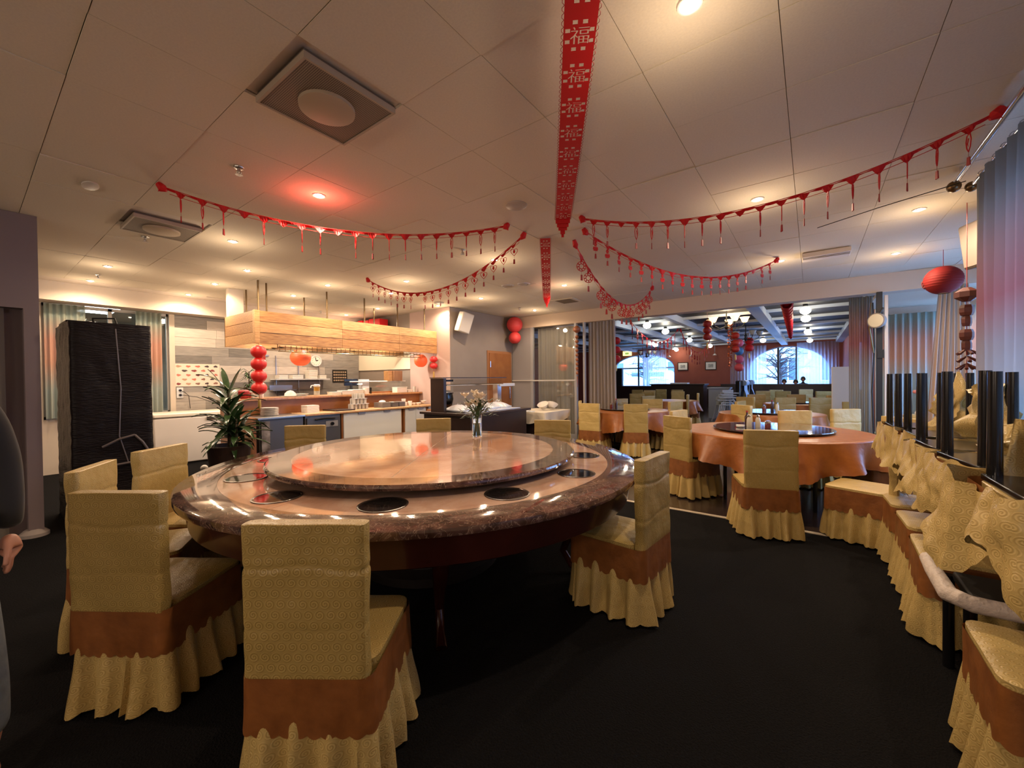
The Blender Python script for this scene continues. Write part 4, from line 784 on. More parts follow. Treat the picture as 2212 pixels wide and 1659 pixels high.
for r in range(4):
    for c in range(7): B(.0, .003, -.175+.052*c, -.14+.052*c, -.13+.07*r, -.09+.07*r).build('photo', mat('photo_tan', (.40, .30, .22), .5), t, smooth=0)
t = thing('wall_shelf', 'white shelf on the board wall below the clock', 'shelf', (-9.62, 4.75, 1.49)); B(-.16, .14, -.62, .62, 0, .025).build('shelf_board', white, t, smooth=0)
for y in (-.5, 0, .5): B(-.16, -.14, y-.008, y+.008, -.3, .55).build('upright', steel, t, smooth=0)
for k, (y, n_, w_) in enumerate(((4.30, 3, .10), (4.62, 3, .12), (4.98, 7, .10), (5.22, 3, .08))):
    for q in range(n_): tag(B(-.10, .10, -w_, w_, 0, .026).build('white_dish', whitep, loc=(-9.62, y, 1.516+.028*q), bevel=.005), ('bottom ' if q == 0 else 'topmost ' if q == n_-1 else '')+'white dish in the %s stack on the white wall shelf' % ('leftmost', 'second', 'tall third', 'rightmost')[k], 'dish', 'dishes on the wall shelf %d, tier %s' % (k, 'bottom' if q == 0 else 'top' if q == n_-1 else 'middle'))
t = thing('small_shelf', 'empty steel bracket shelf lower on the board wall', 'shelf', (-9.66, 4.35, 1.25)); B(-.1, .1, -.25, .25, 0, .015).build('plate', steel, t, smooth=0); B(-.1, -.09, -.25, .25, 0, .12).build('back', steel, t, smooth=0)
t = thing('knife_rack', 'two dark knives hanging on the board wall left of the lanterns', 'knife rack', (-9.77, 3.95, 2.02)); B(-.01, .01, -.15, .15, .0, .03).build('bar', steel, t, smooth=0)
for y in (-.08, .06): B(0, .012, y-.02, y+.02, -.25, .0).build('knife', redd, t, smooth=0)
t = thing('wall_socket', 'double wall socket with two black plugs under the poster', 'socket', (-9.765, 2.50, 1.26)); B(-.01, .012, -.05, .05, -.10, .10).build('plate', white, t, bevel=.003)
for z in (-.045, .045): g = MB(); g.M = Matrix.Translation((.02, 0, z)) @ Matrix.Rotation(PI/2, 4, 'Y'); g.lathe([(.024, -.01), (.02, .025)], 14); g.build('plug', black, t)
tag(MB().tube([(-9.73, 2.50, 1.30), (-9.72, 2.56, 1.27), (-9.70, 2.62, 1.2), (-9.70, 2.64, .95)], .006, 6).build('power_cord', blackm), 'black cord dropping from the socket behind the freezer', 'cord')
tag(MB().tube([(-9.73, 2.50, 1.22), (-9.70, 2.75, 1.17), (-9.66, 3.0, 1.05), (-9.6, 3.2, .93)], .006, 6).build('power_cord', blackm), 'black cord running from the socket to the right', 'cord')
for k in range(6): tag(B(-.10, .10, -.12, .12, 0, .20-.02*(k % 2)).build('red_box', red if k % 3 else redl, loc=(-9.6+.235*k, 6.10, 2.76), bevel=.006), '%s red gift box in the row on the high shelf above the hood' % ('first', 'second', 'third', 'fourth', 'fifth', 'sixth')[k], 'box', 'red boxes on the high shelf')
tag(B(-9.78, -8.1, 5.93, 6.355, 2.72, 2.755).build('high_shelf', redd, smooth=0), 'dark red shelf high under the ceiling carrying red boxes', 'shelf')
# chest freezer
t = thing('chest_freezer', 'white chest freezer between the wrapped cabinet and the plant', 'freezer', (-9.28, 2.55, 0)); B(-.33, .33, -.62, .62, .03, .84).build('body', mat('freezer_white', (.66, .60, .56), .3), t, bevel=.02); B(-.34, .345, -.63, .63, .845, .92).build('lid', mat('freezer_lid', (.76, .70, .60), .3), t, bevel=.02); B(.345, .37, .12, .40, .79, .835).build('handle', steel, t, bevel=.006)
B(-.31, .31, -.60, .60, 0, .03).build('plinth', blackm, t, smooth=0)
# wrapped cabinet
wrap = mat('black_stretch_film', (.009, .007, .008), .34, bump=.9, nscale=16, stretch=(1, 1, 5), spec=.15)
t = thing('wrapped_cabinet', 'tall cabinet wrapped in black stretch film', 'cabinet', (-6.33, .95, 0)); g = MB()
def wf(u, v):
    p, n_ = rr_pt(u, .98, .62, .04); z = 2.075*v; a = .006*noise.noise(Vector((p[0]*3, p[1]*3, z*14)))+.006*noise.noise(Vector((p[0]*12, z*5, p[1]*12))); return (p[0]+n_[0]*a, p[1]+n_[1]*a, z)
g.grid(wf, 120, 90, True); g.add([wf(i/120, 1) for i in range(120)], [tuple(range(120))]); g.build('film', wrap, t, smooth=60)
MB().tube([(.49, .02, 2.02), (.495, .05, 1.4), (.50, .03, .9), (.495, .10, .6)], .006, 5).build('film_seam', mat('film_edge', (.12, .10, .10), .35), t)
MB().tube([(.2, -.10, 2.08), (.3, -.12, 2.13), (.46, .02, 2.13), (.49, .03, 2.07)], .008, 6).build('strap', blackm, t); g = MB(); g.box(-.40, .10, -.29, -.05, 2.08, 2.12); g.build('top_flap', wrap, t, bevel=.01)
g = MB()
for a, b in (((.50, -.10, .80), (.50, .15, .90)), ((.50, .15, .90), (.50, .27, .70)), ((.50, -.2, .55), (.50, .2, .62))): g.tube([a, ((a[0]+b[0])/2+.012, (a[1]+b[1])/2, (a[2]+b[2])/2+.02), b], .012, 6)
g.build('loose_film', MATS['film_edge'], t)
# dracaena
t = thing('potted_dracaena', 'tall dracaena plant in a dark pot behind the marble table', 'plant', (-6.38, 2.16, 0))
g = MB(); g.lathe([(.17, 0), (.20, .02), (.25, .56), (.265, .60), (.245, .60), (.235, .54)], 32, cap=False); g.build('pot', mat('dark_pot', (.035, .02, .015), .35), t); MB().lathe([(.236, .50), (.236, .54)], 24).build('soil', mat('soil', (.03, .02, .015), .9), t)
rl = random.Random(21)
for sx, sy, h in ((0, 0, .86), (.08, .05, .45), (-.07, .06, .30)):
    MB().tube([(sx, sy, .5), (sx*1.2, sy*1.1, .5+h*.5), (sx*1.3, sy, .5+h)], [.022, .018, .014], 8).build('stem', stemm, t)
    for k in range(34 if h > .5 else 22):
        z = .5+h*(.25+.75*k/(33 if h > .5 else 21)); a = k*2.4+rl.uniform(-.3, .3); L = rl.uniform(.38, .56); e = rl.uniform(.15, 1.35)+.2*(k/34); g = MB(); vs = []; N = 7
        for i in range(N+1):
            s = i/N; r = L*s*math.cos(e*.8); zz_ = z+L*(s*math.sin(e)*1.0-1.0*s*s*(.75-.35*e)); w_ = .040*math.sin(PI*min(1, s*.92+.10))**.7
            c, q = math.cos(a), math.sin(a); x, y = sx*1.2+r*c, sy+r*q; vs += [(x-q*w_, y+c*w_, zz_+.008), (x, y, zz_-.004), (x+q*w_, y-c*w_, zz_+.008)]
        fs = []
        for i in range(N): b = 3*i; fs += [(b, b+1, b+4, b+3), (b+1, b+2, b+5, b+4)]
        g.add(vs, fs); g.build('leaf', leafm, t)
t = thing('maneki_figurine', 'small white and red figurine beside the plant pot', 'figurine', (-6.75, 1.98, 0)); g = MB(); g.lathe([(.07, 0), (.08, .03), (.065, .10)], 18); g.build('base', red, t); g = MB(); g.sphere((0, 0, .17), .065, 18, 12, 1.2); g.sphere((0, 0, .27), .045, 16, 10); g.build('body', whitep, t); MB().cyl(0, 0, .0, .0, .01)
t = thing('potted_bamboo', 'small leafy plant on the ledge behind the lantern string', 'plant', (-7.72, 2.92, LG)); MB().lathe([(.05, 0), (.06, .09), (.055, .09)], 16).build('pot', redd, t); g = MB()
for k in range(40):
    a = rl.uniform(0, 2*PI); L = rl.uniform(.10, .22); z0 = rl.uniform(.12, .45); c, s = math.cos(a), math.sin(a); g.add([(0, 0, z0), (L*.5*c-s*.014, L*.5*s+c*.014, z0+.05), (L*c, L*s, z0-.01), (L*.5*c+s*.014, L*.5*s-c*.014, z0+.05)], [(0, 1, 2, 3)])
g.build('leaves', leafm, t)['kind'] = 'stuff'; MB().tube([(0, 0, .08), (0.01, 0, .45)], .008, 6).build('stem', stemm, t)
t = thing('flower_pot', 'rounded dark red pot at the left end of the ledge', 'pot', (-7.45, 2.74, LG)); MB().lathe([(.05, 0), (.085, .05), (.08, .12), (.06, .14), (.055, .14)], 22).build('pot', redd, t)
# ================================================================== BUFFET
t = thing('buffet_counter', 'dark brown buffet counter with a glass sneeze guard behind the marble table', 'buffet', (0, 0, 0))
B(-5.50, -4.40, 4.84, 6.42, 0, .86).build('body', darkw, t, smooth=0); B(-5.55, -4.34, 4.78, 6.50, .86, .90).build('top', darkw, t, bevel=.004); B(-5.25, -4.45, 5.0, 6.3, .90, .915).build('well', mat('bright_steel', (.62, .68, .80), .3, .3), t, bevel=.004)
B(-5.30, -4.98, 4.82, 4.88, .90, 1.475).build('post', darkw, t, smooth=0); B(-5.30, -5.00, 4.80, 6.60, 1.478, 1.492).build('roof_shelf', darkw, t, smooth=0)
B(-5.06, -5.05, 4.92, 6.50, 1.24, 1.46).build('glass_front', sgl, t, smooth=0); MB().tube([(-4.98, 4.88, 1.36), (-4.98, 6.45, 1.36)], .012, 8).build('rail', chrome, t); B(-5.12, -5.0, 6.30, 6.42, .90, 1.36).build('steel_post', chrome, t, smooth=0); B(-5.10, -4.98, 6.36, 6.86, 1.31, 1.37).build('lamp_arm', white, t, bevel=.006)
B(-5.0, -4.99, 4.90, 5.06, 1.42, 1.455).build('control', black, t, smooth=0)
for k, (y, x) in enumerate(((5.1, -4.9), (5.45, -4.88), (5.8, -4.9), (6.1, -4.85))):
    q = thing('food_pan', 'steel food pan with a bright lid in the buffet, %s from the post' % ('first', 'second', 'third', 'fourth')[k], 'pan', (x, y, .915), .1*k, 'buffet pans'); B(-.24, .24, -.15, .15, 0, .03).build('rim', MATS['bright_steel'], q, bevel=.006); g = MB(); g.grid(lambda u, v: (-.22+.44*u, -.14+.28*v, .03+.08*math.sin(PI*u)**.6*math.sin(PI*v)**.6), 14, 10); g.build('lid', mat('lid_white', (.62, .66, .74), .3), q); MB().tube([(-.04, 0, .10), (-.03, 0, .135), (.03, 0, .135), (.04, 0, .10)], .008, 6).build('handle', chrome, q)
t = thing('soup_kettle', 'round black soup kettle behind the dark buffet post', 'soup kettle', (-5.93, 5.75, -.03)); 
B(-.20, .20, -.22, .22, .03, .87).build('stand', darkw, t, smooth=0); B(-.23, .23, -.25, .25, .87, .90).build('stand_top', orangew, t, smooth=0); g = MB(); g.lathe([(.10, .92), (.16, .98), (.185, 1.10), (.17, 1.20), (.19, 1.215), (.19, 1.225)], 32); g.build('pot', black, t); g = MB(); g.lathe([(.185, 1.226), (.12, 1.27), (.02, 1.29)], 28); g.build('lid', chrome, t)
MB().cyl(0, 0, .90, .92, .12, 20).build('foot', black, t)
t = thing('serving_table', 'dark side table under a short white cloth right of the buffet', 'table', (-4.55, 7.15, 0))
B(-.42, .42, -.50, .50, .74, .79).build('tabletop', darkw, t, smooth=0); B(-.36, .36, -.44, .44, .1, .74).build('cabinet', darkw, t, smooth=0)
for x in (-.38, .38):
    for y in (-.46, .46): B(x-.02, x+.02, y-.02, y+.02, 0, .74).build('leg', wallw, t, smooth=0)
g = MB(); g.grid(lambda u, v: (lambda p, n_: (p[0]+n_[0]*(.003+.02*v*math.sin(u*60)), p[1]+n_[1]*(.003+.02*v*math.sin(u*60)), .797-v*(.14+.09*abs(math.sin(4*PI*u))**3)))(*rr_pt(u, .87, 1.03, .02)), 160, 5, True); g.box(-.43, .43, -.51, .51, .792, .797)
tag(g.build('white_cloth', mat('white_cotton', (.62, .56, .46), .8), loc=(-4.55, 7.15, 0), smooth=60), 'short white cloth over the dark side table', 'tablecloth')
for k, (x, y, ti) in enumerate(((-4.50, 7.22, .5), (-4.40, 7.36, -.5))):
    o = cupv(x, y, .812, .06, .10, whitep, 'mixing_bowl', ('left', 'right')[k]+' of two tilted white bowls on the white cloth', 'bowl', .12); o.rotation_euler[0] = ti; o.location.z = .84
for k in range(6): cupv(-4.80+.07*(k % 3), 6.84+.09*(k//3), .798, .022, .06, whitep, 'white_cup', 'white cup in the cluster at the left of the white cloth', 'cup', .033, 'cups on the white cloth')
t = thing('plate_rack', 'flat white tray between the buffet and the cups', 'tray', (-4.62, 6.72, .798)); B(-.18, .18, -.07, .07, 0, .015).build('tray', white, t, bevel=.004)
# loudspeaker on the wall corner
def speaker(x, y, z, rx, rz, label, m_, tilt=0):
    t = thing('wall_speaker', label, 'speaker', (x, y, z), rz, 'wall speakers'); t.rotation_euler[1] = rx; t.rotation_euler[0] = tilt; B(-.11, .11, -.14, .14, -.22, .22).build('case', m_, t, bevel=.02); B(.11, .118, -.12, .12, -.20, .20).build('grille', m_, t, bevel=.01)
    MB().tube([(-.10, 0, 0), (-.19, 0, .02)], .015, 8).build('bracket', steel, t)
speaker(-6.13, 6.58, 2.70, .18, -.35, 'white loudspeaker tilted on the corner of the taupe wall', mat('speaker_white', (.52, .48, .43), .5), -.24)
speaker(1.36, 5.9, 2.72, .12, PI+.4, 'grey loudspeaker half hidden behind the teal curtain', wallm)

# ================================================================== GARLANDS
GC = 'red paper garlands under the ceiling'
def path(a, b, sag, n):
    """hanging line from a to b; sag in metres"""
    a, b = Vector(a), Vector(b); return [a.lerp(b, i/n)-Vector((0, 0, sag*4*(i/n)*(1-i/n))) for i in range(n+1)]
PEND = {}
def pendant_mesh(kind):
    if kind in PEND: return PEND[kind]
    g = MB(); T = .0045
    def loop(pts): g.tube([(x, 0, z) for x, z in pts]+[(pts[0][0], 0, pts[0][1])], T, 5)
    if kind == 'heart':
        loop([(.052*math.sin(t_)**3*1.15, -.075+.055*(math.cos(t_)*.95-.32*math.cos(2*t_)-.12*math.cos(3*t_))) for t_ in [2*PI*i/22 for i in range(22)]])
        g.lathe([(.001, -.004), (.024, -.003), (.024, .003), (.001, .004)], 10); k = len(g.v)-40
        for i in range(k, len(g.v)): x, y, z = g.v[i]; g.v[i] = (x*.75, z, y*1.15-.072)
    elif kind == 'disc':
        loop([(.060*math.cos(2*PI*i/20), -.085+.060*math.sin(2*PI*i/20)) for i in range(20)]); loop([(.030*math.cos(2*PI*i/14), -.085+.032*math.sin(2*PI*i/14)) for i in range(14)])
        for q in range(8): a = q*PI/4; g.tube([(.028*math.cos(a), 0, -.085+.028*math.sin(a)), (.060*math.cos(a+.2), 0, -.085+.060*math.sin(a+.2))], .006, 4)
        g.box(-.012, .012, -.003, .003, -.03, .0)
    elif kind == 'lantern':
        for z, w_ in ((-.02, .016), (-.04, .026), (-.062, .018), (-.09, .040), (-.11, .044), (-.13, .034)): g.box(-w_, w_, -.004, .004, z-.010, z+.008)
    else:
        loop([(.022, -.02), (.036, -.07), (.024, -.13), (0, -.165), (-.024, -.13), (-.036, -.07), (-.022, -.02)]); loop([(.0, -.05), (.015, -.09), (0, -.13), (-.015, -.09)])
    o = g.build('pendant', red, smooth=0); me = o.data; bpy.data.objects.remove(o)
    L = {'heart': -.145, 'disc': -.145, 'lantern': -.140, 'leaf': -.165}[kind]
    g = MB(); g.tube([(0, 0, L), (0, 0, L-.045)], .0018, 4); g.add([(-.011, -.004, L-.045), (.011, -.004, L-.045), (.011, .004, L-.045), (-.011, .004, L-.045), (-.015, -.005, L-.115), (.015, -.005, L-.115), (.015, .005, L-.115), (-.015, .005, L-.115), (0, 0, L-.10)],
        [(0, 1, 2, 3), (0, 4, 5, 1), (1, 5, 6, 2), (2, 6, 7, 3), (3, 7, 4, 0), (4, 8, 5), (5, 8, 6), (6, 8, 7), (7, 8, 4)]); o = g.build('tassel', redd, smooth=0); me2 = o.data; bpy.data.objects.remove(o)
    PEND[kind] = (me, me2); return PEND[kind]
def garland(label, a, b, sag, n, kind, twist, seed, band=.055, ps=.72):
    t = thing('paper_garland', label, 'garland', (0, 0, 0), 0, GC); rr = random.Random(seed); N = n*8; P = path(a, b, sag, N); d = (Vector(b)-Vector(a)); d.z = 0; d.normalize(); side = Vector((-d.y, d.x, 0))
    g = MB(); vs = []
    for i, p in enumerate(P):   # solid scalloped upper strip, wide where a pendant hangs
        ph = (i % 8)/8; h = .014+band*.75*max(0, math.cos(2*PI*ph))**1.4; tw = side*(.012*math.sin(i*.7+seed)); vs += [p+tw+side*.0015, p-Vector((0, 0, h))-tw+side*.0015]
    g.add(vs, [(2*i, 2*i+1, 2*i+3, 2*i+2) for i in range(N)])
    g.build('band', red, t, smooth=0)
    g = MB(); g.tube([p-Vector((0, 0, band*.72)) for p in P[4:-4]], .0022, 5); g.tube([p+Vector((0, 0, .002)) for p in P], .003, 5); g.build('cord', red, t)
    for e, q in ((P[0], P[3]), (P[-1], P[-4])):
        g = MB(); g.tube([e+Vector((0, 0, .012)), e.lerp(q, .5)-Vector((0, 0, .015)), q-Vector((0, 0, .02))], [.022, .034, .012], 8); g.build('end_bow', red, t, smooth=0)
    me, me2 = pendant_mesh(kind)
    for k in range(1, n):
        if rr.random() < .05: continue
        o = bpy.data.objects.new('pendant', me); C.objects.link(o); o.parent = t; o.location = P[8*k]-Vector((0, 0, band*.7)); o.rotation_euler[2] = math.atan2(d.y, d.x)+twist+rr.uniform(-.3, .3); o.scale = (ps, ps, ps)
        s = bpy.data.objects.new('tassel', me2); C.objects.link(s); s.parent = o; s.rotation_euler[2] = rr.uniform(-.5, .5)
    return t
garland('longest left garland, running from the left air cassette to the ceiling centre', (-4.197, .964, 3.03), (-2.50, 3.36, 3.03), .22, 20, 'leaf', 1.57, 1)
garland('garland of red paper hearts between the hood and the ceiling centre', (-5.56, 3.78, 3.03), (-2.50, 3.66, 3.03), .40, 20, 'heart', .0, 2)
garland('long right garland running to the curtain rod', (-1.83, 3.65, 3.03), (.92, 3.72, 3.03), .26, 20, 'leaf', 1.5, 3)
garland('garland of small red lanterns running toward the oval lantern', (-1.95, 3.95, 3.03), (-.366, 6.572, 3.03), .36, 20, 'lantern', .25, 4)
garland('garland of red lattice discs dropping before the opening to the bar', (-2.20, 4.22, 3.03), (-2.227, 7.187, 3.03), .50, 16, 'disc', -.95, 5, .07, .95)
garland('red garland looping under the bar ceiling by the left lights', (-3.9, 10.4, 3.09), (-3.65, 14.5, 3.09), .55, 12, 'disc', .4, 6, .13, 1.3)
garland('second red garland looping under the bar ceiling', (-3.6, 14.6, 3.09), (-3.3, 18.2, 3.09), .70, 12, 'disc', .4, 7, .15, 1.4)
def cut_panel(char, W, H):
    """sheet with a real cut-out character and petal-shaped holes"""
    cu = bpy.data.curves.new('t', 'FONT'); cu.body = char; to = bpy.data.objects.new('t', cu); C.objects.link(to); dg = bpy.context.evaluated_depsgraph_get(); dg.update(); src = to.to_curve(dg)
    n = bpy.data.curves.new('n', 'CURVE'); n.dimensions = '2D'; n.fill_mode = 'BOTH'; n.extrude = .0012
    def poly(pts):
        s = n.splines.new('POLY'); s.points.add(len(pts)-1)
        for p, q in zip(s.points, pts): p.co = (q[0], q[1], 0, 1)
        s.use_cyclic_u = True
    poly([(-W/2, -H/2), (W/2, -H/2), (W/2, H/2), (-W/2, H/2)])
    for k in range(8):
        a = 2*PI*k/8+.39; cx, cy = .060*math.cos(a), .074*math.sin(a); poly([(cx+.011*math.cos(2*PI*i/8)*(1.5 if i % 2 else 1)-.0*cy, cy+.011*math.sin(2*PI*i/8)*(1.4 if i % 2 else 1)) for i in range(8)])
    sc = .098
    for s in src.splines:
        t2 = n.splines.new('BEZIER'); t2.bezier_points.add(len(s.bezier_points)-1)
        for x, y in zip(t2.bezier_points, s.bezier_points):
            x.handle_left_type = x.handle_right_type = 'FREE'
            for at in ('co', 'handle_left', 'handle_right'): v_ = getattr(y, at); setattr(x, at, (-(v_[0]-.46)*sc, (v_[1]-.36)*sc, 0))
        t2.use_cyclic_u = True; t2.resolution_u = 2
    no = bpy.data.objects.new('n', n); C.objects.link(no); dg.update(); me = bpy.data.meshes.new_from_object(no); me.materials.clear(); me.materials.append(red)
    bpy.data.objects.remove(to); bpy.data.objects.remove(no); return me
try: pm_ = cut_panel('福', .150, .232)
except Exception: pm_ = B(-.075, .075, -.116, .116, -.001, .001).build('x', red).data
def banner(label, P, width, seed):
    t = thing('paper_banner', label, 'banner', (0, 0, 0), 0, GC)
    for k in range(len(P)-1):
        a, b = P[k], P[k+1]; mid = (a+b)/2; d = (a-b); L = d.length
        o = bpy.data.objects.new('cut_panel', pm_); C.objects.link(o); o.parent = t; yv = d.normalized(); xv = Vector((-yv.y, yv.x, 0)).normalized()*-1; zv = xv.cross(yv).normalized()
        M = Matrix.Identity(4)
        for i in range(3): M[i][0], M[i][1], M[i][2], M[i][3] = xv[i]*width/.15, yv[i]*L/.232, zv[i], mid[i]
        o.matrix_world = M
        for s in (-1, 1):
            g = MB(); e = xv*(width/2*s)
            for q in range(7): c = a.lerp(b, (q+.5)/7)+e; g.tube([c+yv*(L/14), c+xv*s*.009+yv*(L/40), c+xv*s*.009-yv*(L/40), c-yv*(L/14)], .0016, 4)
            g.build('edge_loops', redd, t)
    # stepped fringe at the far end
    e = P[-1]; dn = (P[-1]-P[-2]).normalized(); xv = Vector((-dn.y, dn.x, 0)).normalized()
    for q, (w_, z0, z1) in enumerate(((width*.98, 0, .07), (width*.8, .06, .13), (width*.6, .12, .18), (width*.32, .17, .24), (width*.18, .23, .29))):
        z0 *= .5; z1 *= .5; c = e+dn*.02*q; g = MB(); h = xv*w_/2; k = Vector((0, 0, 1)); g.add([c-h-k*z0, c+h-k*z0, c+h-k*z1, c-h-k*z1, c-h-k*z0+dn*.004, c+h-k*z0+dn*.004, c+h-k*z1+dn*.004, c-h-k*z1+dn*.004], [(0, 1, 2, 3), (5, 4, 7, 6), (0, 4, 5, 1), (2, 6, 7, 3), (1, 5, 6, 2), (0, 3, 7, 4)]); g.build('fringe', red, t, smooth=0)
    return t
ctr = Vector((-1.90, 3.42, 2.98)); st_ = Vector((-.40, .94, 3.0)); N = 13
banner('wide red paper banner with cut-out characters running overhead from the top edge', [st_.lerp(ctr, i/N)-Vector((0, 0, .06*4*(i/N)*(1-i/N)+.02)) for i in range(N+1)], .138, 1)
a_, b_ = Vector((-2.41, 3.93, 3.03)), Vector((-3.72, 6.10, 2.86)); N = 8
banner('narrow red paper banner hanging away from the ceiling centre', [a_.lerp(b_, i/N)-Vector((0, 0, .05*math.sin(PI*i/N))) for i in range(N+1)], .115, 2)

# ================================================================== LANTERNS
def lantern_part(t, z, r, sq, m_, ribs=True, name='lantern_shade'):
    g = MB(); n = 28; g.lathe([(max(.3*r, r*math.sin(PI*(.1+.8*j/n))*(1+(.02 if j % 2 else 0)*ribs)), -r*sq*math.cos(PI*(.1+.8*j/n))/math.cos(PI*.1)) for j in range(n+1)], 28, (0, 0, z), cap=False); s = g.build(name, m_, t, smooth=25)
    return s
def string(label, x, y, zs, r, sq, m_, top, tassel=True, gap=True, grp='red lantern strings'):
    t = thing('lantern_string', label, 'lantern', (x, y, 0), 0, grp)
    for z in zs:
        lantern_part(t, z, r, sq, m_); g = MB(); g.lathe([(r*.34, z+r*sq*.93), (r*.34, z+r*sq*1.0)], 16); g.lathe([(r*.34, z-r*sq*1.0), (r*.34, z-r*sq*.93)], 16); g.build('gold_cap', goldf, t)
    MB().tube([(0, 0, zs[0]), (0, 0, top)], .003, 5).build('cord', redd, t)
    if tassel: zb = zs[-1]-r*sq; MB().tube([(0, 0, zb), (0, 0, zb-.06)], .003, 5).build('cord', redd, t); MB().lathe([(.018, zb-.06), (.024, zb-.18), (.012, zb-.22)], 12).build('tassel', goldf, t)
    return t
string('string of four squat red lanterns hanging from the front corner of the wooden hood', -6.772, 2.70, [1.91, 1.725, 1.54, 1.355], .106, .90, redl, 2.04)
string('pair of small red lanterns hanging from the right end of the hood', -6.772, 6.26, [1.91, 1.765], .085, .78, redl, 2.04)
def single(label, x, y, z, r, sq, m_, top, marks=True, n2=None):
    t = thing('paper_lantern', label, 'lantern', (x, y, z), 0, 'single paper lanterns'); lantern_part(t, 0, r, sq, m_); MB().tube([(0, 0, r*sq*.9), (0, 0, top-z)], .003, 5).build('cord', redd, t); MB().lathe([(r*.30, -r*sq*.96), (r*.30, -r*sq*.93)], 16).build('ring', goldf, t)
    if n2: s = lantern_part(t, -(r*sq+n2*sq*.98), n2, sq, m_)
    return t
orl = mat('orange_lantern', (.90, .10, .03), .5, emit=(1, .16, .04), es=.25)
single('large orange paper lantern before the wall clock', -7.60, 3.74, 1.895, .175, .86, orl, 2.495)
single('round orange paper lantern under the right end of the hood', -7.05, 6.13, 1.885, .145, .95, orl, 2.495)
single('two pink red paper lanterns one below the other in the corner by the door', -6.10, 8.42, 2.84, .20, .95, mat('rose_lantern', (.62, .05, .05), .55), 3.05, n2=.155)
t = single('oval red paper lantern under the header at the right', 1.36, 7.5, 2.66, .185, .92, mat('scarlet_lantern', (.15, .008, .007), .7, spec=.2), 3.05)
g = MB(); 
for k in range(14): a = 3.5+.045*(k % 5); z = -.07+.022*(k//5)+.01*(k % 3); q = .186*math.sqrt(max(.01, 1-(z/.17)**2)); g.sphere((q*math.cos(a-.7+.1*(k % 4)), q*math.sin(a-.7+.1*(k % 4)), z), .016, 6, 4)
g.build('brush_mark', mat('brush_ink', (.10, .01, .01), .6), t)
# string of small wooden lanterns at the right
t = thing('charm_string', 'hanging string of dark red lantern and firecracker charms left of the teal curtain', 'charm', (1.17, 5.6, 0)); MB().tube([(0, 0, 3.05), (0, 0, 1.35)], .003, 5).build('cord', redd, t); rmd = mat('charm_red', (.075, .014, .010), .5)
g = MB(); g.lathe([(.03, 2.13), (.085, 2.17), (.085, 2.22), (.03, 2.26)], 8); g.build('octagon_charm', rmd, t, smooth=0)
for k, z in enumerate((2.05, 1.95, 1.82, 1.72)):
    g = MB(); w_ = (.05, .035, .05, .035)[k]; g.lathe([(w_*.8, z-.05), (w_, z-.02), (w_, z+.02), (w_*.8, z+.05)], 6); g.build('charm', rmd, t, smooth=0)
for k, z in enumerate((1.64, 1.57, 1.50)):
    g = MB()
    for q in range(5): a = q*1.256+k; g.tube([(0, 0, z+.05), (.07*math.cos(a), .07*math.sin(a), z)], [.008, .014], 5)
    g.build('firecracker', rmd, t)
MB().tube([(0, 0, 1.46), (0, 0, 1.28)], [.012, .005], 6).build('tassel', rmd, t)
t = thing('charm_string', 'hanging string of bronze charms on the mullion of the glass partition', 'charm', (-4.42, 8.58, 0)); MB().tube([(0, 0, 2.75), (0, 0, 1.4)], .004, 5).build('cord', rmd, t); bz = mat('bronze_charm', (.30, .10, .04), .45); g = MB(); g.lathe([(.03, 2.52), (.09, 2.57), (.09, 2.63), (.03, 2.68)], 10); g.build('round_charm', bz, t)
for k in range(9): z = 2.42-.105*k; g = MB(); g.lathe([(.02, z-.04), (.05-.002*k, z), (.02, z+.04)], 7); g.build('charm', bz, t, smooth=0)
MB().tube([(0, 0, 1.5), (0, 0, 1.25)], [.014, .004], 6).build('tassel', bz, t)

# ================================================================== BAR ROOM
globe = mat('globe_glow', (1, 1, 1), emit=(1, .93, .74), es=14)
for k, (x, y) in enumerate(((-3.73, 11.5), (-3.76, 13.4), (-3.88, 17.1), (-5.66, 18.6), (-5.78, 22.6), (-3.86, 21.0), (-.11, 11.3), (-.12, 12.9), (-.10, 16.8), (-.06, 20.9), (-1.6, 19.5))):
    t = thing('globe_lamp', '%s glowing globe lamp on the bar ceiling' % ('first left', 'second left', 'third left', 'far left', 'farthest left', 'fourth left', 'first right', 'second right', 'third right', 'farthest right', 'middle')[k], 'light', (x, y, 0), 0, 'globe lamps in the bar')
    MB().lathe([(.05, 3.07), (.05, 3.02), (.02, 3.0)], 14).build('base', blackm, t); MB().sphere((0, 0, 2.92), .105, 18, 10, .8).build('globe', globe, t); lamp('POINT', (x, y, 2.76), 11, (1, .86, .62), .08)
def chandelier(x, y, z, r, lit, label):
    t = thing('chandelier', label, 'chandelier', (x, y, z), 0, 'bar chandeliers'); MB().tube([(0, 0, 3.08-z), (0, 0, -.12)], .014, 8).build('stem', blackm, t); MB().lathe([(.02, -.16), (.05, -.10), (.03, -.03), (.045, .02), (.02, .06)], 14).build('hub', blackm, t)
    for k in range(5):
        a = k*2*PI/5+.3; c, s = math.cos(a), math.sin(a); MB().tube([(0, 0, -.08), (r*.5*c, r*.5*s, -.14), (r*.9*c, r*.9*s, -.08), (r*c, r*s, .0)], .011, 7).build('arm', blackm, t)
        MB().lathe([(.03, 0), (.06, .02), (.085, .09), (.11, .13)], 18, (r*c, r*s, 0), cap=False).build('glass_shade', lit, t)
    if lit.name == 'amber_shade': lamp('POINT', (x, y, z+.2), 25, (1, .75, .45), .15)
amber = mat('amber_shade', (.9, .7, .45), .4, emit=(1, .62, .28), es=2.2); dimg = mat('dim_shade', (.35, .36, .36), .3)
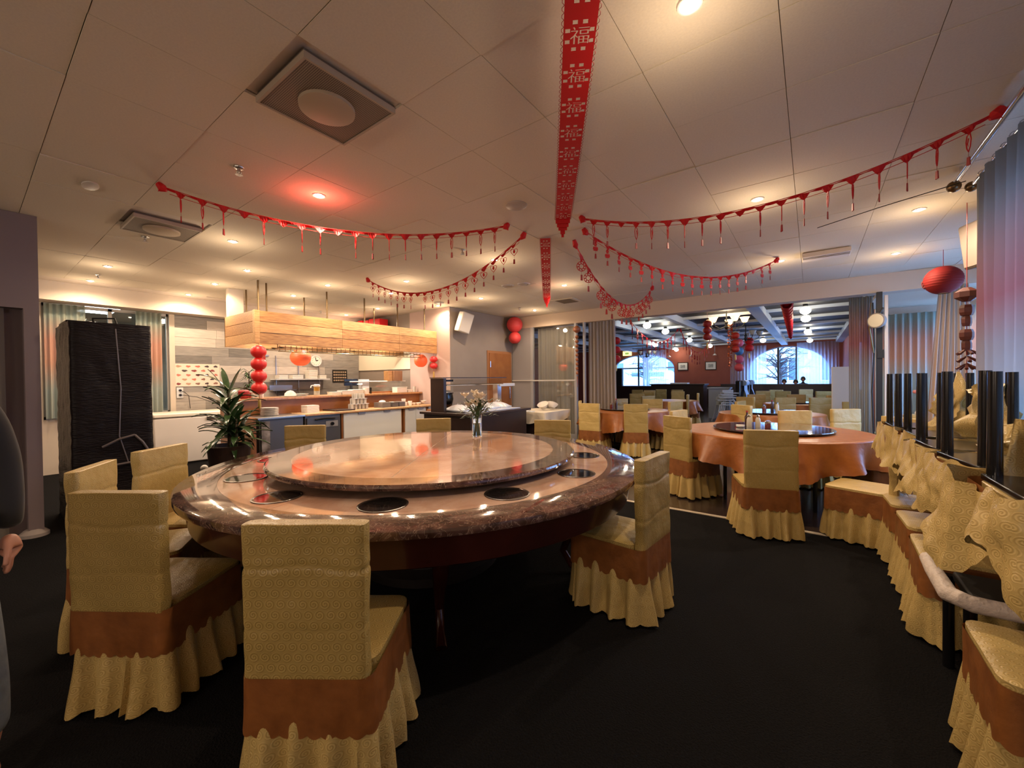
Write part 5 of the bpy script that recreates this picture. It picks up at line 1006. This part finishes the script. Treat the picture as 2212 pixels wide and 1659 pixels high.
chandelier(-1.70, 11.3, 2.78, .40, amber, 'lit chandelier with five amber glass bowls in the bar')
chandelier(-1.66, 14.6, 2.72, .38, dimg, 'unlit dark chandelier with grey bowls behind the lit one')
chandelier(-6.2, 19.0, 2.55, .36, dimg, 'small black chandelier before the left arched window')
string('string of three dark red lanterns left of the lit chandelier', -2.06, 10.9, [2.76, 2.60, 2.44], .10, .82, mat('wine_lantern', (.35, .015, .01), .5), 3.05, grp='lantern strings in the bar')
string('string of three red lanterns right of the lit chandelier', -1.72, 12.9, [2.60, 2.40, 2.22], .11, .82, MATS['wine_lantern'], 3.05, grp='lantern strings in the bar')
string('two small bright red lanterns under the unlit chandelier', -1.60, 14.9, [2.58, 2.36], .13, .85, red, 3.05, grp='lantern strings in the bar')
string('red lanterns hanging at the left edge of the opening in the bar', -3.92, 9.7, [2.38, 2.15, 1.93], .11, .82, red, 3.05, grp='lantern strings in the bar')
t = thing('lantern_string', 'hanging string of pink and blue round paper lanterns in the bar', 'lantern', (-1.72, 13.6, 0)); MB().tube([(0, 0, 3.07), (0, 0, 1.7)], .003, 5).build('cord', redd, t)
for z, m_ in ((2.44, mat('pink_lantern', (.62, .10, .22), .5)), (2.20, mat('blue_lantern', (.05, .22, .60), .5)), (1.96, MATS['pink_lantern']), (1.72, mat('coral_lantern', (.60, .07, .09), .5))): lantern_part(t, z, .12, .95, m_)
t = thing('tinsel_garland', 'coppery tinsel garland hanging from the lit chandelier', 'garland', (-1.62, 11.3, 0)); g = MB(); tr = random.Random(3)
for k in range(260): z = 2.74-1.05*k/260; a = tr.uniform(0, 2*PI); L = tr.uniform(.05, .085)*(1-.4*k/260); g.add([(0, 0, z), (L*math.cos(a), L*math.sin(a), z+.02), (L*math.cos(a+.25), L*math.sin(a+.25), z)], [(0, 1, 2)])
g.build('tinsel', mat('copper_tinsel', (.55, .14, .05), .25, .8), t, smooth=0)
# ribbed red fabric runner hanging lengthwise below the bar ceiling
t = thing('fabric_streamer', 'long red felt streamer hanging by the right row of globe lamps', 'streamer', (0, 0, 0)); g = MB()
g.grid(lambda u, v: (-.42+.16*(u-.5)*(1-.5*v)+.012*math.sin(v*60), 10.3+2.1*v, 3.03-.10*math.sin(PI*v)-.52*v-.04*math.sin(u*PI)), 6, 60); g.grid(lambda u, v: (-.42+.12*math.cos(2*PI*u)*(1-.6*v)*(.8+.2*math.sin(v*80)), 10.35+2.0*v+.02*math.sin(2*PI*u), 2.98-.55*v-.10*math.sin(2*PI*u)*(1-.5*v)), 14, 60, True); g.build('felt', red, t)
ex = thing('exit_sign', 'small glowing yellow green sign high on the far bar wall', 'sign', (-8.55, 22.85, 2.86)); B(-.25, .25, -.05, .0, -.13, .13).build('case', mat('sign_glow', (.8, .8, .3), emit=(.95, .85, .28), es=1.6), ex, smooth=0); [MB().tube([(q, -.02, .13), (q, -.02, .24)], .008, 6).build('hanger', blackm, ex) for q in (-.18, .18)]; B(-.12, .10, -.055, -.05, -.06, .05).build('symbol', mat('sign_green', (.1, .4, .1), emit=(.4, .6, .15), es=.6), ex, smooth=0)
for k, x in enumerate((-5.6, -4.22)):
    t = thing('framed_picture', ('left', 'right')[k]+' of two small framed prints on the terracotta wall', 'picture', (x, 23.17, 2.04), 0, 'framed prints'); B(-.27, .27, -.02, .0, -.22, .22).build('frame', darkw, t, smooth=0); B(-.23, .23, -.026, -.02, -.18, .18).build('mat_board', whitep, t, smooth=0); B(-.12, .12, -.03, -.026, -.09, .09).build('print', mat('grey_print', (.25, .24, .23), .6, noise_=(.5, .48, .45), nscale=14), t, smooth=0)
for k, x in enumerate((-6.1, -5.0, -3.9)):
    t = thing('pendant_spot', ('left', 'middle', 'right')[k]+' of three thin pendant lamps before the terracotta wall', 'light', (x, 22.4, 0), 0, 'thin pendants'); MB().tube([(0, 0, 3.08), (0, 0, 2.62)], .012, 6).build('cord', chrome, t); MB().lathe([(.10, 2.54), (.03, 2.62)], 14).build('shade', whitep, t)
# counter, booths, stacked highchairs, screen, people
t = thing('bar_counter_block', 'dark brown counter block below the terracotta wall', 'counter', (-4.35, 18.6, 0)); B(-1.4, .75, -.4, .4, 0, 1.12).build('body', darkw, t, smooth=0); B(-1.45, .80, -.45, .45, 1.12, 1.17).build('top', darkw, t, bevel=.01)
tag(B(-.35, .35, -.2, .2, 0, .05).build('paper_tray', white, loc=(-4.6, 18.5, 1.17)), 'pale tray lying on the dark counter block', 'tray')
t = thing('white_cabinet', 'narrow pale blue cabinet beside the stacked highchairs', 'cabinet', (-2.62, 16.0, 0)); B(-.32, .30, -.3, .3, 0, 1.03).build('body', mat('pale_blue_cabinet', (.34, .38, .50), .5), t, smooth=0); B(-.36, .34, -.34, .34, 1.03, 1.08).build('top', MATS['pale_blue_cabinet'], t, smooth=0)
hc = thing('highchair', 'white plastic highchair in the nested stack', 'highchair', (-2.30, 14.6, 0), .5, 'nested highchairs'); wp = mat('grey_plastic', (.42, .43, .44), .4)
for sx in (-1, 1):
    for sy in (-1, 1): MB().tube([(.16*sx, .14*sy, .55), (.27*sx, .26*sy, 0)], .018, 7).build('leg', wp, hc)
B(-.17, .17, -.15, .15, .53, .57).build('seat', wp, hc, bevel=.01); B(-.17, .17, .12, .15, .57, .80).build('backrest', wp, hc, bevel=.01); MB().tube([(-.2, .1, .70), (-.22, -.16, .70), (.22, -.16, .70), (.2, .1, .70)], .016, 7).build('guard', wp, hc)
for k in range(1, 4): dup(hc, (-2.30+.05*k, 14.6+.06*k, .075*k), .5, 'white plastic highchair, %s from the bottom of the nested stack' % ('second', 'third', 'topmost')[k-1])
hc['label'] = 'white plastic highchair at the bottom of the nested stack'
def booth(x, y, rz, label, col):
    t = thing('booth_bench', label, 'bench', (x, y, 0), rz, 'booth benches'); B(-.45, .45, -.10, .55, 0, .42).build('seat', black, t, bevel=.02); B(-.45, .45, -.22, -.08, 0, 1.32).build('backrest', black, t, bevel=.03); g = MB()
    g.grid(lambda u, v: (-.14+.28*u, -.075+.07*math.sin(PI*min(1, v*1.4))+.03, .44+.80*v), 4, 14); g.build('pale_panel', col, t); g = MB(); g.M = Matrix.Translation((0, -.06, 1.24)) @ Matrix.Rotation(PI/2, 4, 'Y'); g.lathe([(.09, -.15), (.09, .15)], 16); g.build('headroll', col, t)
blu = mat('pale_blue_leather', (.38, .50, .66), .3)
booth(-1.72, 15.5, -PI/2-.2, 'dark booth bench with a pale blue roll cushion, nearest to the highchairs', blu); booth(-1.72, 17.3, -PI/2, 'dark booth bench behind the first one by the right arched window', blu)
t = thing('screen_board', 'tall cream folding board standing right of the far tables', 'screen', (.48, 10.05, 0)); B(-.16, .18, -.02, .02, .1, 1.62).build('panel', mat('cream_board', (.46, .42, .36), .6), t, smooth=0); B(-.17, -.155, -.025, .025, 0, 1.62).build('side_post', mat('light_pine_edge', (.60, .45, .28), .5), t, smooth=0); B(.165, .18, -.025, .025, 0, 1.62).build('side_post', MATS['light_pine_edge'], t, smooth=0); B(-.2, .2, -.2, .2, 0, .03).build('foot', MATS['light_pine_edge'], t, smooth=0)
t = thing('black_post', 'slim black post with bundled cables right of the opening', 'post', (.86, 8.62, 0)); B(-.035, .035, -.04, .04, 0, 2.76).build('post', blackm, t, smooth=0); B(.06, .10, -.03, .03, 0, 2.70).build('pale_strip', wallw, t, smooth=0)
MB().tube([(-.08, -.03, 2.6), (-.06, -.05, 1.9), (-.09, -.04, 1.2), (-.06, -.04, .1)], .012, 6).build('cable', blackm, t); MB().tube([(-.10, -.03, 2.6), (-.12, -.04, 2.2), (-.07, -.05, 1.8)], .014, 6).build('cable', brass, t); B(-.03, .05, -.06, -.04, 1.72, 1.85).build('junction_box', blackm, t, smooth=0)
t = thing('round_fan_lamp', 'round pale lamp head clamped high on the black post', 'lamp', (.83, 8.5, 2.30), -.6); g = MB(); g.M = Matrix.Rotation(PI/2, 4, 'X'); g.lathe([(.06, -.08), (.11, -.02), (.12, .04), (.115, .05)], 22); g.build('housing', mat('lamp_taupe', (.22, .19, .17), .5), t); g = MB(); g.M = Matrix.Rotation(PI/2, 4, 'X'); g.lathe([(.105, .045), (.10, .055), (.03, .06)], 22); g.build('lens', mat('lamp_cream', (.62, .58, .46), .4), t); MB().tube([(0, .02, .08), (.03, .08, .2)], .014, 6).build('arm', blackm, t)
t = thing('flower_stand', 'tiny side table with gold cloth and a vase of pink flowers by the far curtain', 'side table', (1.36, 8.9, 0)); g = MB(); g.grid(lambda u, v: ((.20+.03*v+.015*math.sin(u*2*PI*9)*v)*math.cos(2*PI*u), (.20+.03*v+.015*math.sin(u*2*PI*9)*v)*math.sin(2*PI*u), .82-.6*v), 72, 5, True); g.lathe([(.001, .82), (.20, .82)], 36, cap=False); g.build('gold_cloth', gold2, t); MB().cyl(0, 0, 0, .8, .04, 10).build('leg', black, t)
t = thing('small_vase', 'white bottle vase with pink flowers on the gold clothed stand', 'vase', (1.36, 8.9, .822)); MB().lathe([(.05, 0), (.06, .03), (.02, .12), (.018, .2)], 18).build('vase', whitep, t); g = MB(); g.tube([(0, 0, .15), (.01, 0, .38)], .006, 5); g.build('stem', leafm, t); g = MB()
for p in ((0, 0, .40), (.05, 0, .34), (-.05, .02, .36), (.02, .03, .30)): g.sphere(p, .03, 10, 6)
g.build('flowers', mat('pink_petal', (.65, .22, .20), .5), t)
t = thing('cup_basket', 'small wicker basket on the third table before the cream board', 'basket', (.05, 11.95, .783)); MB().lathe([(.07, 0), (.11, .09), (.10, .09), (.06, .01)], 16, cap=False).build('basket', mat('wicker', (.40, .18, .08), .7), t); MB().tube([(-.10, 0, .08), (0, 0, .17), (.10, 0, .08)], .008, 6).build('handle', MATS['wicker'], t)

# ---- people
def skin(name, verts, edges, m_, t, root=0, sub=2):
    me = bpy.data.meshes.new(name); me.from_pydata([v_[:3] for v_ in verts], edges, []); o = bpy.data.objects.new(name, me); C.objects.link(o); o.parent = t; me.materials.append(m_)
    s = o.modifiers.new('skin', 'SKIN'); s.use_smooth_shade = True
    if not me.skin_vertices: me.attributes
    for i, v_ in enumerate(verts): sv = me.skin_vertices[0].data[i]; r = v_[3]; sv.radius = (r if isinstance(r, tuple) else (r, r)); sv.use_root = (i == root)
    q = o.modifiers.new('sub', 'SUBSURF'); q.levels = sub; q.render_levels = sub; return o
skinm = mat('skin_tone', (.50, .24, .17), .5); blk = mat('black_wool', (.012, .012, .014), .9, sheen=.2); jean = mat('grey_blue_denim', (.20, .24, .28), .8, noise_=(.13, .16, .20), bump=.4, nscale=20); hairm = mat('dark_hair', (.02, .014, .010), .5)
def skin_obj(name, V, E, m_, t, root=0): 
    me = bpy.data.meshes.new(name); me.from_pydata([v_[:3] for v_ in V], E, []); me.materials.append(m_); o = bpy.data.objects.new(name, me); C.objects.link(o); o.parent = t
    o.modifiers.new('skin', 'SKIN').use_smooth_shade = True
    d_ = me.skin_vertices[0].data
    for i, v_ in enumerate(V): d_[i].radius = v_[3] if isinstance(v_[3], tuple) else (v_[3], v_[3]); d_[i].use_root = i == root
    q = o.modifiers.new('sub', 'SUBSURF'); q.levels = 2; q.render_levels = 2; return o
def head(t, x, y, z, s=1, m_=skinm):
    g = MB(); vs = []
    def hf(u, v):
        a = 2*PI*u; p = PI*v; r = math.sin(p)*.076*s; yy = .094*s*math.sin(p)*math.sin(a); xx = r*math.cos(a); zz2 = -.118*s*math.cos(p)
        if zz2 < -.02*s: k = 1-.35*(-zz2/s-.02)/.1; xx *= k; yy *= (.85+.15*k)
        if math.sin(a) < 0 and abs(math.cos(a)) < .25 and -.05*s < zz2 < .01*s: yy -= .018*s*(1-abs(math.cos(a))*4)*(1-(zz2+.03*s)/(.04*s)*.5)
        return (x+xx, y+yy, z+zz2)
    g.grid(hf, 32, 20, True)
    for sx in (-1, 1): g.sphere((x+.076*s*sx, y+.005, z-.005), .022*s, 8, 6, 1.4)
    return g
# person cut by the left edge of the frame: black sweater, grey blue jeans, standing
t = thing('person', 'person at the left edge in a black sweater and grey blue jeans, one hand hanging', 'person', (-2.69, -.16, 0), R_(96))
V = [(0, 0, .94, (.155, .115)), (0, .01, 1.10, (.14, .105)), (0, .01, 1.28, (.17, .115)), (0, 0, 1.41, (.15, .10)), (0, -.01, 1.50, (.055, .055)), (0, -.02, 1.58, (.05, .05)),
     (.17, 0, 1.42, (.06, .06)), (.225, .01, 1.30, (.052, .052)), (.26, -.01, 1.14, (.045, .045)), (.265, -.05, .98, (.038, .038)), (.262, -.08, .86, (.028, .028)),
     (-.17, 0, 1.42, (.06, .06)), (-.225, .01, 1.30, (.052, .052)), (-.26, -.01, 1.14, (.045, .045)), (-.265, -.05, .98, (.038, .038)), (-.262, -.08, .86, (.028, .028)),
     (.10, 0, .86, (.10, .10)), (.13, -.08, .68, (.085, .085)), (.15, -.15, .48, (.070, .072)), (.16, -.18, .30, (.068, .068)), (.17, -.19, .10, (.052, .054)), (.17, -.20, .05, (.035, .03)), (.18, -.31, .035, (.035, .022)),
     (-.10, 0, .86, (.10, .10)), (-.125, .03, .68, (.085, .085)), (-.14, .03, .48, (.062, .065)), (-.145, .08, .30, (.058, .06)), (-.15, .14, .10, (.040, .042)), (-.155, .13, .05, (.035, .03)), (-.165, .01, .035, (.035, .022))]
Eg = [(0, 1), (1, 2), (2, 3), (3, 4), (4, 5), (3, 6), (6, 7), (7, 8), (8, 9), (9, 10), (3, 11), (11, 12), (12, 13), (13, 14), (14, 15), (0, 16), (16, 17), (17, 18), (18, 19), (19, 20), (20, 21), (21, 22), (0, 23), (23, 24), (24, 25), (25, 26), (26, 27), (27, 28), (28, 29)]
skin_obj('body', V, Eg, skinm, t)
def grow(idx, extra): return [(V[i][0], V[i][1], V[i][2], (V[i][3][0]+extra, V[i][3][1]+extra)) for i in idx]
S = grow([0, 1, 2, 3, 6, 7, 8, 9, 10, 11, 12, 13, 14, 15], .014); skin_obj('sweater', S, [(0, 1), (1, 2), (2, 3), (3, 4), (4, 5), (5, 6), (6, 7), (7, 8), (3, 9), (9, 10), (10, 11), (11, 12), (12, 13)], blk, t)
J = grow([0, 16, 17, 18, 19, 20, 23, 24, 25, 26, 27], .020); skin_obj('jeans', J, [(0, 1), (1, 2), (2, 3), (3, 4), (4, 5), (0, 6), (6, 7), (7, 8), (8, 9), (9, 10)], jean, t)
g = head(t, 0, -.035, 1.685); g.build('head', skinm, t, smooth=60)
g = MB(); g.grid(lambda u, v: (.085*math.cos(2*PI*u)*math.sin(PI*v*.55), -.018+.102*math.sin(2*PI*u)*math.sin(PI*v*.55)+.01, 1.70+.118*math.cos(PI*v*.55)), 28, 12, True); g.build('hair', hairm, t)
for sx in (-1, 1):
    g = MB(); g.sphere((sx*.03, -.115, 1.69), .010, 8, 6); g.build('eye', black, t)
    H = [(.262*sx, -.08, .845, (.026, .020)), (.262*sx, -.09, .80, (.036, .018)), (.262*sx, -.095, .765, (.038, .016))]; EH = [(0, 1), (1, 2)]
    for q in range(4):
        yy = -.095+(-.028+.0185*q); L = (.058, .066, .062, .050)[q]; b = len(H); H += [(.258*sx, yy, .755, (.0095, .0095)), (.255*sx, yy-.004, .755-L*.55, (.009, .009)), (.246*sx, yy-.002, .755-L, (.0078, .0078))]; EH += [(2, b), (b, b+1), (b+1, b+2)]
    b = len(H); H += [(.252*sx, -.125, .80, (.012, .012)), (.245*sx, -.150, .765, (.010, .010)), (.240*sx, -.156, .735, (.009, .009))]; EH += [(1, b), (b, b+1), (b+1, b+2)]
    skin_obj('hand', H, EH, skinm, t)
for k, (x, y, lb) in enumerate(((-.95, 21.0, 'left of three seated guests, only the head above the low wall'), (-.55, 21.1, 'middle of three seated guests with dark hair above the low wall'), (-.30, 21.6, 'right one of three seated guests, the tallest head before the window'))):
    t = thing('person', lb, 'person', (x, y, 0), 0, 'seated guests'); h = (0, -.02, .10)[k]
    skin_obj('body', [(0, 0, .50, (.16, .12)), (0, 0, .80+h, (.17, .11)), (0, 0, .98+h, (.15, .09)), (0, 0, 1.06+h, (.055, .055)), (0, -.01, 1.12+h, (.05, .05)), (.18, 0, .97+h, (.06, .06)), (.23, -.03, .72+h, (.045, .045)), (.15, -.25, .66+h, (.035, .035)), (-.18, 0, .97+h, (.06, .06)), (-.23, -.03, .72+h, (.045, .045)), (-.15, -.25, .66+h, (.035, .035))], [(0, 1), (1, 2), (2, 3), (3, 4), (2, 5), (5, 6), (6, 7), (2, 8), (8, 9), (9, 10)], blk, t)
    head(t, 0, 0, 1.21+h).build('head', skinm, t, smooth=60); g = MB(); g.grid(lambda u, v: (.088*math.cos(2*PI*u)*math.sin(PI*v*.6), .012+.105*math.sin(2*PI*u)*math.sin(PI*v*.6), 1.225+h+.115*math.cos(PI*v*.6)), 24, 10, True); g.build('hair', hairm, t)
    B(-.22, .22, -.2, .2, .40, .46).build('stool_seat', darkw, t, bevel=.01); B(-.05, .05, -.05, .05, 0, .4).build('stool_post', darkw, t, smooth=0)
